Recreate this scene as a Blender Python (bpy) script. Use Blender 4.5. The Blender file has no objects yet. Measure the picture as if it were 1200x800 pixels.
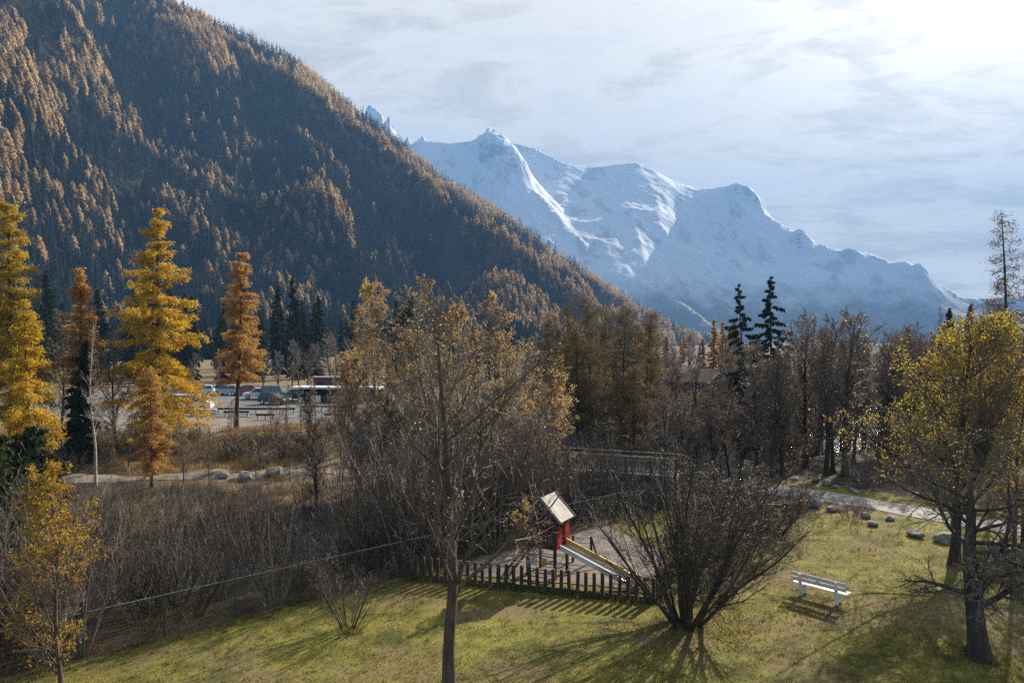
import bpy, math
import numpy as np
from mathutils import Vector
R = math.radians
scene = bpy.context.scene
COL = scene.collection
# ------------------------------------------------------------------ camera, sky, sun, exposure
CAMZ = 8.5
cam = bpy.data.cameras.new("camera")
cam.lens = 24.0
cam.sensor_width = 36.0
cam.clip_start = 0.1
cam.clip_end = 20000
camo = bpy.data.objects.new("camera", cam)
COL.objects.link(camo)
camo.location = (0, 0, CAMZ)
camo.rotation_euler = (R(90), 0, 0)
scene.camera = camo
SUN_AZ, SUN_EL = 38.0, 28.0
world = bpy.data.worlds.new("World")
scene.world = world
world.use_nodes = True
SUN_DIR = Vector((math.sin(R(SUN_AZ)) * math.cos(R(SUN_EL)), math.cos(R(SUN_AZ)) * math.cos(R(SUN_EL)), math.sin(R(SUN_EL))))
sun = bpy.data.lights.new("sun", 'SUN')
sun.energy = 5.0
sun.angle = R(0.5)
sun.color = (1.0, 0.89, 0.73)
suno = bpy.data.objects.new("sun", sun)
COL.objects.link(suno)
suno.rotation_euler = (-SUN_DIR).to_track_quat('-Z', 'Y').to_euler()
suno.location = (60, 80, 60)
scene.view_settings.view_transform = 'Standard'
scene.view_settings.look = 'None'
scene.view_settings.gamma = 1.0
scene.view_settings.use_curve_mapping = False
scene.view_settings.exposure = 1.85
scene.render.engine = 'CYCLES'
cy = scene.cycles
cy.max_bounces = 6
cy.diffuse_bounces = 3
cy.glossy_bounces = 2
cy.transmission_bounces = 3
cy.volume_bounces = 0
cy.transparent_max_bounces = 6
cy.sample_clamp_indirect = 4.0
cy.use_denoising = False
cy.denoiser = 'OPENIMAGEDENOISE'
cy.caustics_reflective = False
cy.caustics_refractive = False


class NT:
    """small helper round a node tree"""
    def __init__(self, tree):
        self.t = tree
        self.n = tree.nodes
        self.n.clear()

    def new(self, typ, **kw):
        n = self.n.new(typ)
        for k, v in kw.items():
            setattr(n, k, v)
        return n

    def link(self, a, b):
        self.t.links.new(a, b)

    def val(self, sock, v):
        if isinstance(v, (int, float)):
            sock.default_value = v
        elif isinstance(v, (tuple, list)):
            sock.default_value = tuple(v) if len(v) != 3 or sock.type == 'VECTOR' else (*v, 1)
        else:
            self.link(v, sock)

    def math(self, op, a, b=0.0, c=None, clamp=False):
        n = self.new('ShaderNodeMath', operation=op, use_clamp=clamp)
        self.val(n.inputs[0], a)
        self.val(n.inputs[1], b)
        if c is not None:
            self.val(n.inputs[2], c)
        return n.outputs[0]

    def vmath(self, op, a, b=None):
        n = self.new('ShaderNodeVectorMath', operation=op)
        self.val(n.inputs[0], a)
        if b is not None:
            self.val(n.inputs[1], b)
        return n.outputs['Value'] if op in ('DOT_PRODUCT', 'LENGTH') else n.outputs[0]

    def mix(self, f, a, b):
        n = self.new('ShaderNodeMix', data_type='RGBA')
        self.val(n.inputs[0], f)
        self.val(n.inputs[6], a)
        self.val(n.inputs[7], b)
        return n.outputs[2]

    def noise(self, vec, scale, detail=4, rough=0.55, dist=0.0, dim='3D'):
        n = self.new('ShaderNodeTexNoise', noise_dimensions=dim)
        if vec is not None:
            self.link(vec, n.inputs['Vector'])
        n.inputs['Scale'].default_value = scale
        n.inputs['Detail'].default_value = detail
        n.inputs['Roughness'].default_value = rough
        n.inputs['Distortion'].default_value = dist
        return n.outputs[0]

    def ramp(self, f, a, b):
        """0 at a, 1 at b, smooth"""
        n = self.new('ShaderNodeMapRange', interpolation_type='SMOOTHSTEP')
        self.val(n.inputs[0], f)
        n.inputs[1].default_value = a
        n.inputs[2].default_value = b
        return n.outputs[0]


# sky: Nishita plus a thin sheet of procedural cloud
w = NT(world.node_tree)
sky = w.new('ShaderNodeTexSky', sky_type='NISHITA')
sky.sun_disc = False
sky.sun_elevation = R(SUN_EL)
sky.sun_rotation = R(SUN_AZ)
sky.altitude = 1000
sky.air_density = 1.0
sky.dust_density = 1.0
sky.ozone_density = 1.5
SKY_STRENGTH = 0.05
geo = w.new('ShaderNodeTexCoord')
vec = geo.outputs['Generated']
sep = w.new('ShaderNodeSeparateXYZ')
w.link(vec, sep.inputs[0])
zc = w.math('ADD', w.math('MAXIMUM', sep.outputs[2], 0.0), 0.16)
cx = w.math('DIVIDE', sep.outputs[0], zc)
cyv = w.math('DIVIDE', sep.outputs[1], zc)
comb = w.new('ShaderNodeCombineXYZ')
w.link(w.math('ADD', w.math('MULTIPLY', cx, 0.8), w.math('MULTIPLY', cyv, 0.10)), comb.inputs[0])
w.link(w.math('MULTIPLY', cyv, 1.3), comb.inputs[1])
cloudn = w.noise(comb.outputs[0], 1.9, 7, 0.58, 0.6)
cloudf = w.noise(comb.outputs[0], 6.0, 8, 0.62, 0.9)
cloud = w.math('ADD', w.math('MULTIPLY', cloudn, 0.72), w.math('MULTIPLY', cloudf, 0.28))
cover = w.ramp(cloud, 0.40, 0.52)
dens = w.ramp(cloud, 0.46, 0.60)
cosang = w.vmath('DOT_PRODUCT', vec, tuple(SUN_DIR))
cpos = w.math('MAXIMUM', cosang, 0.0)
glow = w.math('ADD', w.math('MULTIPLY', w.math('POWER', cpos, 7.0), 0.9), w.math('MULTIPLY', w.math('POWER', cpos, 28.0), 2.2))
lum = w.math('ADD', w.math('ADD', 0.7, w.math('MULTIPLY', w.ramp(cosang, -0.1, 0.60), 2.35)), glow)
shade = w.math('SUBTRACT', 2.28, w.math('MULTIPLY', dens, 0.62))
lum = w.math('MULTIPLY', lum, shade)
ccol = w.new('ShaderNodeVectorMath', operation='SCALE')
w.val(ccol.inputs[0], (1.0, 0.94, 0.82))
w.link(lum, ccol.inputs['Scale'])
skyc = w.mix(w.math('MULTIPLY', w.math('ADD', 0.80, w.math('MULTIPLY', cover, 0.20)), w.math('ADD', 0.12, w.math('MULTIPLY', w.ramp(cosang, -0.1, 0.42), 0.86))), sky.outputs[0], ccol.outputs[0])
bg = w.new('ShaderNodeBackground')
w.link(skyc, bg.inputs[0])
bg.inputs[1].default_value = SKY_STRENGTH
wo = w.new('ShaderNodeOutputWorld')
w.link(bg.outputs[0], wo.inputs[0])

# ------------------------------------------------------------------ small maths
def at(px, py, Y):
    """point seen at photo pixel (1200 wide) px,py at depth Y"""
    return np.array([(px - 600) / 800 * Y, Y, CAMZ - (py - 400) / 800 * Y])


def sstep(a, b, x):
    t = np.clip((np.asarray(x, float) - a) / (b - a), 0, 1)
    return t * t * (3 - 2 * t)


def _h(ix, iy, seed):
    n = (ix.astype(np.int64) * 374761393 + iy.astype(np.int64) * 668265263 + seed * 1442695041) & 0xFFFFFFFF
    n = ((n ^ (n >> 13)) * 1274126177) & 0xFFFFFFFF
    n = n ^ (n >> 16)
    return (n & 0xFFFFFF) / float(0xFFFFFF)


def vnoise(x, y, seed=0):
    x = np.asarray(x, float)
    y = np.asarray(y, float)
    ix, iy = np.floor(x), np.floor(y)
    fx, fy = x - ix, y - iy
    fx = fx * fx * fx * (fx * (fx * 6 - 15) + 10)
    fy = fy * fy * fy * (fy * (fy * 6 - 15) + 10)
    a, b = _h(ix, iy, seed), _h(ix + 1, iy, seed)
    c, d = _h(ix, iy + 1, seed), _h(ix + 1, iy + 1, seed)
    return (a * (1 - fx) + b * fx) * (1 - fy) + (c * (1 - fx) + d * fx) * fy * 1.0


def fbm(x, y, seed=0, oct=5, gain=0.5, ridged=False):
    s, a, t = 0.0, 1.0, 0.0
    for k in range(oct):
        n = vnoise(x * 2 ** k + 13.7 * k, y * 2 ** k - 7.1 * k, seed + k)
        if ridged:
            n = 1 - np.abs(2 * n - 1)
        s = s + a * n
        t += a
        a *= gain
    return s / t


def poly_dist(x, y, P):
    """distance to a plan polyline P (n,>=2); also arc length and interpolated extra columns at the nearest point"""
    P = np.asarray(P, float)
    best = np.full(np.shape(x), 1e18)
    arc = np.zeros(np.shape(x))
    ext = np.zeros(np.shape(x) + (P.shape[1] - 2,))
    s0 = 0.0
    side = np.zeros(np.shape(x))
    for a, b in zip(P[:-1], P[1:]):
        dx, dy = b[0] - a[0], b[1] - a[1]
        L2 = dx * dx + dy * dy
        t = np.clip(((x - a[0]) * dx + (y - a[1]) * dy) / L2, 0, 1)
        d = np.hypot(x - a[0] - t * dx, y - a[1] - t * dy)
        m = d < best
        best = np.where(m, d, best)
        arc = np.where(m, s0 + t * math.sqrt(L2), arc)
        side = np.where(m, dx * (y - a[1]) - dy * (x - a[0]), side)
        if P.shape[1] > 2:
            e = a[2:] + t[..., None] * (b[2:] - a[2:])
            ext = np.where(m[..., None], e, ext)
        s0 += math.sqrt(L2)
    return best, arc, ext, np.sign(side)


def inside(x, y, P):
    x = np.asarray(x, float)
    y = np.asarray(y, float)
    c = np.zeros(np.shape(x), bool)
    n = len(P)
    for i in range(n):
        x0, y0 = P[i]
        x1, y1 = P[(i + 1) % n]
        if y0 == y1:
            continue
        c ^= ((y0 > y) != (y1 > y)) & (x < (x1 - x0) * (y - y0) / (y1 - y0) + x0)
    return c


# ------------------------------------------------------------------ meshes and objects
class MB:
    """collects vertices, faces and material numbers for ONE mesh object"""
    def __init__(self):
        self.v, self.q, self.t, self.qm, self.tm, self.n = [], [], [], [], [], 0

    def add(self, V, quads=None, tris=None, m=0):
        V = np.asarray(V, float).reshape(-1, 3)
        if quads is not None and len(quads):
            q = np.asarray(quads, np.int64).reshape(-1, 4) + self.n
            self.q.append(q)
            self.qm.append(np.full(len(q), m))
        if tris is not None and len(tris):
            t = np.asarray(tris, np.int64).reshape(-1, 3) + self.n
            self.t.append(t)
            self.tm.append(np.full(len(t), m))
        self.v.append(V)
        self.n += len(V)
        return self

    def box(self, c, s, rz=0.0, rx=0.0, ry=0.0, m=0, bev=0.0):
        """box of full size s at centre c, edges chamfered by bev"""
        hx, hy, hz = np.asarray(s, float) / 2
        b = min(bev, hx * .9, hy * .9, hz * .9)
        if b <= 0:
            V = np.array([[x, y, z] for z in (-hz, hz) for y in (-hy, hy) for x in (-hx, hx)])
            F = [[0, 2, 3, 1], [4, 5, 7, 6], [0, 1, 5, 4], [2, 6, 7, 3], [0, 4, 6, 2], [1, 3, 7, 5]]
            T = None
        else:
            V = []
            for sz in (-1, 1):
                for sy in (-1, 1):
                    for sx in (-1, 1):
                        V += [[sx * hx, sy * (hy - b), sz * (hz - b)], [sx * (hx - b), sy * hy, sz * (hz - b)], [sx * (hx - b), sy * (hy - b), sz * hz]]
            V = np.array(V)
            i = lambda x, y, z, k: 3 * (x + 2 * y + 4 * z) + k
            F = []
            for s_ in (0, 1):
                F.append([i(s_, 0, 0, 0), i(s_, 1, 0, 0), i(s_, 1, 1, 0), i(s_, 0, 1, 0)])
                F.append([i(0, s_, 0, 1), i(1, s_, 0, 1), i(1, s_, 1, 1), i(0, s_, 1, 1)])
                F.append([i(0, 0, s_, 2), i(1, 0, s_, 2), i(1, 1, s_, 2), i(0, 1, s_, 2)])
                for r_ in (0, 1):
                    F.append([i(s_, r_, 0, 0), i(s_, r_, 1, 0), i(s_, r_, 1, 1), i(s_, r_, 0, 1)])
                    F.append([i(s_, 0, r_, 0), i(s_, 1, r_, 0), i(s_, 1, r_, 2), i(s_, 0, r_, 2)])
                    F.append([i(0, s_, r_, 1), i(1, s_, r_, 1), i(1, s_, r_, 2), i(0, s_, r_, 2)])
            T = [[3 * k, 3 * k + 1, 3 * k + 2] for k in range(8)]
        for ang, ax in ((rx, 0), (ry, 1), (rz, 2)):
            if ang:
                ca, sa = math.cos(ang), math.sin(ang)
                a, b2 = [(1, 2), (2, 0), (0, 1)][ax]
                va, vb = V[:, a].copy(), V[:, b2].copy()
                V[:, a], V[:, b2] = ca * va - sa * vb, sa * va + ca * vb
        return self.add(V + np.asarray(c, float), F, T, m)

    def bar(self, a, b, r, n=6, m=0, r2=None):
        a, b = np.asarray(a, float), np.asarray(b, float)
        P = np.array([[a, b]])
        return self.tubes(P, np.array([[r, r if r2 is None else r2]]), n, m, cap=True)

    def tubes(self, P, rad, n, m=0, cap=False):
        """P (N,K,3) polylines, rad (N,K)"""
        N, K, _ = P.shape
        T = np.empty_like(P)
        T[:, 1:-1] = P[:, 2:] - P[:, :-2]
        T[:, 0] = P[:, 1] - P[:, 0]
        T[:, -1] = P[:, -1] - P[:, -2]
        T /= np.linalg.norm(T, axis=2, keepdims=True) + 1e-12
        ref = np.where(np.abs(T[:, :1, 2:3]) > 0.9, np.array([1.0, 0, 0]), np.array([0, 0, 1.0]))
        U = np.cross(T, np.broadcast_to(ref, T.shape))
        U /= np.linalg.norm(U, axis=2, keepdims=True) + 1e-12
        W = np.cross(T, U)
        a = np.arange(n) * 2 * math.pi / n
        ring = P[:, :, None] + rad[:, :, None, None] * (U[:, :, None] * np.cos(a)[:, None] + W[:, :, None] * np.sin(a)[:, None])
        idx = np.arange(N * K * n).reshape(N, K, n)
        nx = np.roll(idx, -1, axis=2)
        F = np.stack([idx[:, :-1], nx[:, :-1], nx[:, 1:], idx[:, 1:]], -1).reshape(-1, 4)
        tr = None
        if cap:
            tr = []
            for k in range(N):
                for e in (0, K - 1):
                    for j in range(1, n - 1):
                        tr.append([idx[k, e, 0], idx[k, e, j], idx[k, e, j + 1]])
        return self.add(ring.reshape(-1, 3), F, tr, m)

    def leaves(self, C, a, b, rng, m=0, up=None, D=None):
        """rhombus leaves at C with half length a (along D if given) and half width b"""
        N = len(C)
        if N == 0:
            return self
        d = rng.normal(size=(N, 3))
        if D is not None:
            d = d * 0.35 + D
        d /= np.linalg.norm(d, axis=1, keepdims=True)
        e = np.cross(d, rng.normal(size=(N, 3)))
        e /= np.linalg.norm(e, axis=1, keepdims=True) + 1e-9
        a = (a * rng.uniform(.6, 1.25, N))[:, None]
        b = (b * rng.uniform(.6, 1.25, N))[:, None]
        V = np.stack([C - d * a, C + e * b, C + d * a, C - e * b], 1).reshape(-1, 3)
        return self.add(V, np.arange(4 * N).reshape(N, 4), None, m)

    def mesh(self, name, mats, smooth=False, tint=None):
        me = bpy.data.meshes.new(name)
        V = np.concatenate(self.v) if self.v else np.zeros((0, 3))
        Q = np.concatenate(self.q) if self.q else np.zeros((0, 4), np.int64)
        T = np.concatenate(self.t) if self.t else np.zeros((0, 3), np.int64)
        me.vertices.add(len(V))
        me.vertices.foreach_set('co', V.astype(np.float32).ravel())
        nl = Q.size + T.size
        me.loops.add(nl)
        me.loops.foreach_set('vertex_index', np.concatenate([Q.ravel(), T.ravel()]).astype(np.int32))
        me.polygons.add(len(Q) + len(T))
        tot = np.concatenate([np.full(len(Q), 4), np.full(len(T), 3)]).astype(np.int32)
        st = np.concatenate([[0], np.cumsum(tot)[:-1]]).astype(np.int32) if len(tot) else tot
        me.polygons.foreach_set('loop_start', st)
        mi = np.concatenate(self.qm + self.tm) if (self.qm or self.tm) else np.zeros(0)
        for mt in (mats if isinstance(mats, (list, tuple)) else [mats]):
            me.materials.append(mt)
        me.polygons.foreach_set('material_index', mi.astype(np.int32))
        me.polygons.foreach_set('use_smooth', np.full(len(tot), bool(smooth)))
        if tint is not None:
            at_ = me.attributes.new('tint', 'FLOAT', 'POINT')
            at_.data.foreach_set('value', np.asarray(tint, np.float32))
        me.update(calc_edges=True)
        me.validate()
        return me

    def obj(self, name, mats, parent=None, smooth=False, loc=None, rz=0.0, tint=None):
        o = bpy.data.objects.new(name, self.mesh(name, mats, smooth, tint))
        COL.objects.link(o)
        if parent is not None:
            o.parent = parent
        if loc is not None:
            o.location = loc
            o.rotation_euler = (0, 0, rz)
        return o


def tag(o, label, cat, group=None):
    o['label'] = label
    o['category'] = cat
    if group:
        o['group'] = group
    return o


def kind(o, k, label=None, cat=None):
    o['kind'] = k
    if label:
        o['label'] = label
    if cat:
        o['category'] = cat
    return o


def thing(name, label, cat, loc=(0, 0, 0), rz=0.0, group=None):
    o = bpy.data.objects.new(name, None)
    o.empty_display_size = 0.3
    COL.objects.link(o)
    o.location = loc
    o.rotation_euler = (0, 0, rz)
    return tag(o, label, cat, group)


KIDS = {}


def dup(src, loc, rz=0.0, sc=1.0, label=None, group=None):
    """a copy of a thing with copies of its parts and sub-parts"""
    def cp(o, parent):
        c = o.copy()
        COL.objects.link(c)
        c.parent = parent
        for ch in list(o.children):
            cp(ch, c)
        return c
    r = cp(src, None)
    r.location = loc
    r.rotation_euler = (0, 0, rz)
    r.scale = (sc, sc, sc) if np.isscalar(sc) else sc
    if label:
        r['label'] = label
    if group:
        r['group'] = group
    return r


# ------------------------------------------------------------------ materials
def new_mat(name):
    m = bpy.data.materials.new(name)
    m.use_nodes = True
    return m, NT(m.node_tree)


def finish(t, col, rough=0.85, bump=None, bdist=0.02, bstr=0.6, metal=0.0, spec=0.3):
    p = t.new('ShaderNodeBsdfPrincipled')
    t.val(p.inputs['Base Color'], col)
    t.val(p.inputs['Roughness'], rough)
    p.inputs['Metallic'].default_value = metal
    p.inputs['Specular IOR Level'].default_value = spec
    if bump is not None:
        b = t.new('ShaderNodeBump')
        b.inputs['Strength'].default_value = bstr
        b.inputs['Distance'].default_value = bdist
        t.link(bump, b.inputs['Height'])
        t.link(b.outputs[0], p.inputs['Normal'])
    o = t.new('ShaderNodeOutputMaterial')
    t.link(p.outputs[0], o.inputs[0])
    return p


def mottled(name, c1, c2, scale=3.0, rough=0.85, bdist=0.01, bstr=0.5, metal=0.0, spec=0.3, stretch=(1, 1, 1), coords='Object', fine=8.0):
    m, t = new_mat(name)
    tc = t.new('ShaderNodeTexCoord')
    mp = t.new('ShaderNodeMapping')
    mp.inputs['Scale'].default_value = stretch
    t.link(tc.outputs[coords], mp.inputs[0])
    n1 = t.noise(mp.outputs[0], scale, 5, 0.6)
    n2 = t.noise(mp.outputs[0], scale * fine, 3, 0.6)
    f = t.ramp(t.math('ADD', t.math('MULTIPLY', n1, .7), t.math('MULTIPLY', n2, .3)), 0.36, 0.64)
    finish(t, t.mix(f, c1, c2), rough, n2, bdist, bstr, metal, spec)
    return m


def leaf_mat(name, c1, c2, c3=None, trans=0.45, mode='island', rough_mix=0.0):
    """leaf or needle colour varying from piece to piece, letting light through"""
    m, t = new_mat(name)
    g = t.new('ShaderNodeNewGeometry')
    oi = t.new('ShaderNodeObjectInfo')
    rnd = g.outputs['Random Per Island']
    if mode == 'tint':
        a = t.new('ShaderNodeAttribute', attribute_name='tint')
        big = a.outputs['Fac']
    elif mode == 'object':
        big = oi.outputs['Random']
    else:
        nz = t.noise(None, 0.55, 3, 0.6)
        tc = t.new('ShaderNodeTexCoord')
        t.link(tc.outputs['Object'], nz.node.inputs['Vector'])
        big = t.ramp(nz, 0.3, 0.7)
    col = t.mix(big, c1, c2)
    if c3 is not None:
        col = t.mix(t.math('GREATER_THAN', rnd, 0.8), col, c3)
    hs = t.new('ShaderNodeHueSaturation')
    t.link(t.math('ADD', 0.72, t.math('MULTIPLY', rnd, 0.55)), hs.inputs['Value'])
    t.link(col, hs.inputs['Color'])
    d = t.new('ShaderNodeBsdfDiffuse')
    tr = t.new('ShaderNodeBsdfTranslucent')
    t.link(hs.outputs[0], d.inputs[0])
    t.link(hs.outputs[0], tr.inputs[0])
    mx = t.new('ShaderNodeMixShader')
    mx.inputs[0].default_value = trans
    t.link(d.outputs[0], mx.inputs[1])
    t.link(tr.outputs[0], mx.inputs[2])
    o = t.new('ShaderNodeOutputMaterial')
    t.link(mx.outputs[0], o.inputs[0])
    return m


M = {}
M['bark'] = mottled('bark', (0.06, 0.045, 0.035), (0.13, 0.10, 0.08), 3.0, 0.95, 0.02, 0.8, stretch=(3, 3, .6))
M['dark_bark'] = mottled('dark_bark', (0.035, 0.028, 0.022), (0.085, 0.065, 0.05), 3.0, 0.95, 0.02, 0.8, stretch=(3, 3, .5))
M['birch_bark'] = mottled('birch_bark', (0.20, 0.18, 0.16), (0.45, 0.42, 0.38), 2.0, 0.8, 0.006, 0.6, stretch=(.7, .7, 3))
M['twig'] = mottled('twig', (0.10, 0.08, 0.064), (0.19, 0.155, 0.125), 1.2, 0.7, 0.002, 0.2, spec=.4)
M['twig_dark'] = mottled('twig_dark', (0.048, 0.038, 0.031), (0.098, 0.077, 0.062), 1.2, 0.7, 0.002, 0.2, spec=.4)
M['twig_red'] = mottled('twig_red', (0.115, 0.082, 0.068), (0.20, 0.15, 0.13), 1.2, 0.75, 0.002, 0.2)
M['twig_pale'] = mottled('twig_pale', (0.12, 0.10, 0.085), (0.26, 0.22, 0.19), 1.2, 0.6, 0.002, 0.2, spec=.5)
M['leaf_yellow'] = leaf_mat('leaf_yellow', (0.42, 0.24, 0.03), (0.50, 0.34, 0.05), (0.30, 0.20, 0.04), 0.5)
M['leaf_yellowgreen'] = leaf_mat('leaf_yellowgreen', (0.50, 0.33, 0.06), (0.50, 0.45, 0.07), (0.26, 0.16, 0.06), 0.5)
M['leaf_orange'] = leaf_mat('leaf_orange', (0.50, 0.33, 0.14), (0.62, 0.46, 0.22), (0.34, 0.22, 0.12), 0.5)
M['leaf_brown'] = leaf_mat('leaf_brown', (0.20, 0.135, 0.08), (0.30, 0.215, 0.135), (0.40, 0.32, 0.23), 0.4)
M['needle_yellow'] = leaf_mat('needle_yellow', (0.50, 0.30, 0.03), (0.62, 0.44, 0.05), (0.36, 0.24, 0.04), 0.5)
M['needle_olive'] = leaf_mat('needle_olive', (0.36, 0.25, 0.035), (0.56, 0.38, 0.045), (0.22, 0.17, 0.04), 0.5)
M['needle_orange'] = leaf_mat('needle_orange', (0.42, 0.23, 0.075), (0.54, 0.34, 0.10), (0.28, 0.17, 0.075), 0.5)
M['needle_dark'] = leaf_mat('needle_dark', (0.022, 0.034, 0.018), (0.045, 0.058, 0.028), (0.06, 0.065, 0.035), 0.2)
M['needle_pine'] = leaf_mat('needle_pine', (0.09, 0.078, 0.04), (0.17, 0.135, 0.065), (0.22, 0.15, 0.08), 0.3)
M['needle_bare'] = leaf_mat('needle_bare', (0.10, 0.075, 0.05), (0.16, 0.11, 0.07), (0.22, 0.13, 0.06), 0.3)
M['far_larch'] = leaf_mat('far_larch', (0.36, 0.245, 0.12), (0.58, 0.44, 0.22), (0.26, 0.18, 0.09), 0.5, 'tint')
M['far_spruce'] = leaf_mat('far_spruce', (0.012, 0.018, 0.013), (0.050, 0.054, 0.030), None, 0.2, 'tint')
M['hill_larch'] = leaf_mat('hill_larch', (0.36, 0.245, 0.12), (0.58, 0.44, 0.22), (0.26, 0.18, 0.09), 0.5, 'object')
M['hill_spruce'] = leaf_mat('hill_spruce', (0.012, 0.018, 0.013), (0.050, 0.054, 0.030), None, 0.2, 'object')
M['white_paint'] = mottled('white_paint', (0.56, 0.55, 0.52), (0.80, 0.79, 0.76), 2.5, 0.55, 0.002, 0.2)
M['wood_dark'] = mottled('wood_dark', (0.035, 0.027, 0.02), (0.085, 0.065, 0.05), 5, 0.85, 0.004, 0.5, stretch=(2, 2, .5))
M['wood_grey'] = mottled('wood_grey', (0.24, 0.22, 0.20), (0.42, 0.39, 0.36), 4, 0.85, 0.004, 0.4, stretch=(1, 1, 3))
M['roof_board'] = mottled('roof_board', (0.26, 0.235, 0.21), (0.46, 0.43, 0.40), 2.2, 0.8, 0.004, 0.4, stretch=(1, 3, 1))
M['wood_worn'] = mottled('wood_worn', (0.13, 0.12, 0.11), (0.24, 0.22, 0.20), 4, 0.85, 0.004, 0.4, stretch=(1, 1, 3))
M['red_slat'] = mottled('red_slat', (0.07, 0.03, 0.028), (0.13, 0.042, 0.038), 3, 0.7, 0.004, 0.4, stretch=(1, 1, 4))
M['red_panel'] = mottled('red_panel', (0.30, 0.02, 0.025), (0.42, 0.035, 0.04), 3, 0.5, 0.001, 0.1, spec=.5)
M['yellow_panel'] = mottled('yellow_panel', (0.52, 0.29, 0.03), (0.62, 0.38, 0.05), 3, 0.5, 0.001, 0.1, spec=.5)
M['steel'] = mottled('steel', (0.42, 0.43, 0.44), (0.58, 0.58, 0.58), 3, 0.38, 0.001, 0.1, metal=.9)
M['green_wire'] = mottled('green_wire', (0.015, 0.05, 0.035), (0.03, 0.085, 0.06), 3, 0.5, 0.001, 0.1, spec=.5)
M['rail_paint'] = mottled('rail_paint', (0.10, 0.13, 0.12), (0.18, 0.21, 0.20), 3, 0.5, 0.001, 0.1)
M['rock'] = mottled('rock', (0.17, 0.165, 0.155), (0.36, 0.345, 0.32), 1.6, 0.9, 0.06, 0.9)
M['roof_brown'] = mottled('roof_brown', (0.10, 0.06, 0.05), (0.17, 0.10, 0.08), 2, 0.85, 0.02, 0.5)
M['plaster'] = mottled('plaster', (0.55, 0.53, 0.50), (0.66, 0.64, 0.60), 2, 0.85, 0.01, 0.3)
M['glass'] = mottled('glass', (0.02, 0.025, 0.03), (0.035, 0.04, 0.045), 2, 0.08, 0.0, 0.0, spec=.8)
M['rubber'] = mottled('rubber', (0.015, 0.015, 0.015), (0.03, 0.03, 0.03), 5, 0.8, 0.002, 0.2)
M['car_dark'] = mottled('car_dark', (0.02, 0.035, 0.04), (0.026, 0.045, 0.05), 1, 0.25, 0, 0, spec=.6)
M['car_green'] = mottled('car_green', (0.06, 0.13, 0.11), (0.075, 0.15, 0.13), 1, 0.3, 0, 0, spec=.6)
M['car_white'] = mottled('car_white', (0.66, 0.66, 0.66), (0.72, 0.72, 0.72), 1, 0.3, 0, 0, spec=.6)
M['car_silver'] = mottled('car_silver', (0.38, 0.38, 0.39), (0.44, 0.44, 0.45), 1, 0.3, 0, 0, spec=.6)
M['car_red'] = mottled('car_red', (0.25, 0.06, 0.05), (0.30, 0.08, 0.07), 1, 0.3, 0, 0, spec=.6)
M['lamp_glass'] = mottled('lamp_glass', (0.7, 0.7, 0.68), (0.8, 0.8, 0.78), 1, 0.15, 0, 0, spec=.7)
M['turquoise'] = mottled('turquoise', (0.07, 0.30, 0.25), (0.10, 0.38, 0.32), 2, 0.5, 0.001, 0.1)

# ------------------------------------------------------------------ the lie of the land
RIVER = np.array([(-60, -6), (-40, 9), (-24, 22.5), (-12, 31), (-2, 37), (5.2, 40.3), (8, 44.3), (12, 52), (20, 59), (31, 66), (44, 84), (58, 108), (75, 150), (90, 220)])
FENCE_A, FENCE_B = np.array([-17.5, 13.0]), np.array([8.0, 35.2])
PATH = np.array([(10.4, 43.3), (12.4, 42.0), (14.5, 39.6), (17.6, 37.2), (20.6, 33.2), (24.5, 29.5), (31, 26), (42, 22)])
PLAY = [(-2.6, 25.0), (4.3, 23.4), (6.2, 27.0), (4.3, 31.6), (1.5, 29.0), (-2.6, 25.6)]


def fence_side(x, y):
    """>0 on the river side of the wire fence"""
    d = FENCE_B - FENCE_A
    d = d / np.hypot(*d)
    return (y - FENCE_A[1]) * d[0] - (x - FENCE_A[0]) * d[1]


def ground_z(x, y):
    x = np.asarray(x, float)
    y = np.asarray(y, float)
    dr, arc, _, side = poly_dist(x, y, RIVER)
    far = (side > 0)
    wid = 3.2 + 1.6 * sstep(75, 110, arc)
    terr = -1.3 * far * (1 - sstep(54.5, 60.5, y + 1.2 * np.sin(x * .3))) * (1 - sstep(-9, -1, x))
    z = terr
    t = 1 - sstep(wid, wid + np.where(far, 5.0, 3.6), dr)
    z = z * (1 - t) + (-2.7) * t
    lump = (fbm(x * .35, y * .35, 5, 3) - .5) * .9
    z = z + lump * sstep(0.5, 3.5, fence_side(x, y)) * (1 - sstep(62, 66, y)) * (1 - sstep(-1, 2, x)) * (1 - sstep(2, 0.0, dr - wid) * .5)
    und = (fbm(x * .13, y * .13, 9, 2) - .5) * .35
    lawn = sstep(-1.0, -3.5, fence_side(x, y)) * (1 - sstep(20, 27, y)) * sstep(4, 6, np.hypot((x - 1) * .8, y - 25.5))
    z = z + und * lawn * 0.6
    # the lawn falls a little to the left, the valley floor rolls far off
    z = z + sstep(120, 420, y) * 3.0 * (fbm(x * .01, y * .01, 3, 3) - .5)
    return z


def gz(x, y):
    return float(ground_z(np.array([x]), np.array([y]))[0])


def ticks(lo, a, b, hi, step, growth=1.22):
    c = list(np.arange(a, b + 1e-6, step))
    s, x = step, c[-1]
    while x < hi:
        s *= growth
        x = min(hi, x + s)
        c.append(x)
    s, x = step, c[0]
    pre = []
    while x > lo:
        s *= growth
        x = max(lo, x - s)
        pre.append(x)
    return np.array(pre[::-1] + c)


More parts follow.
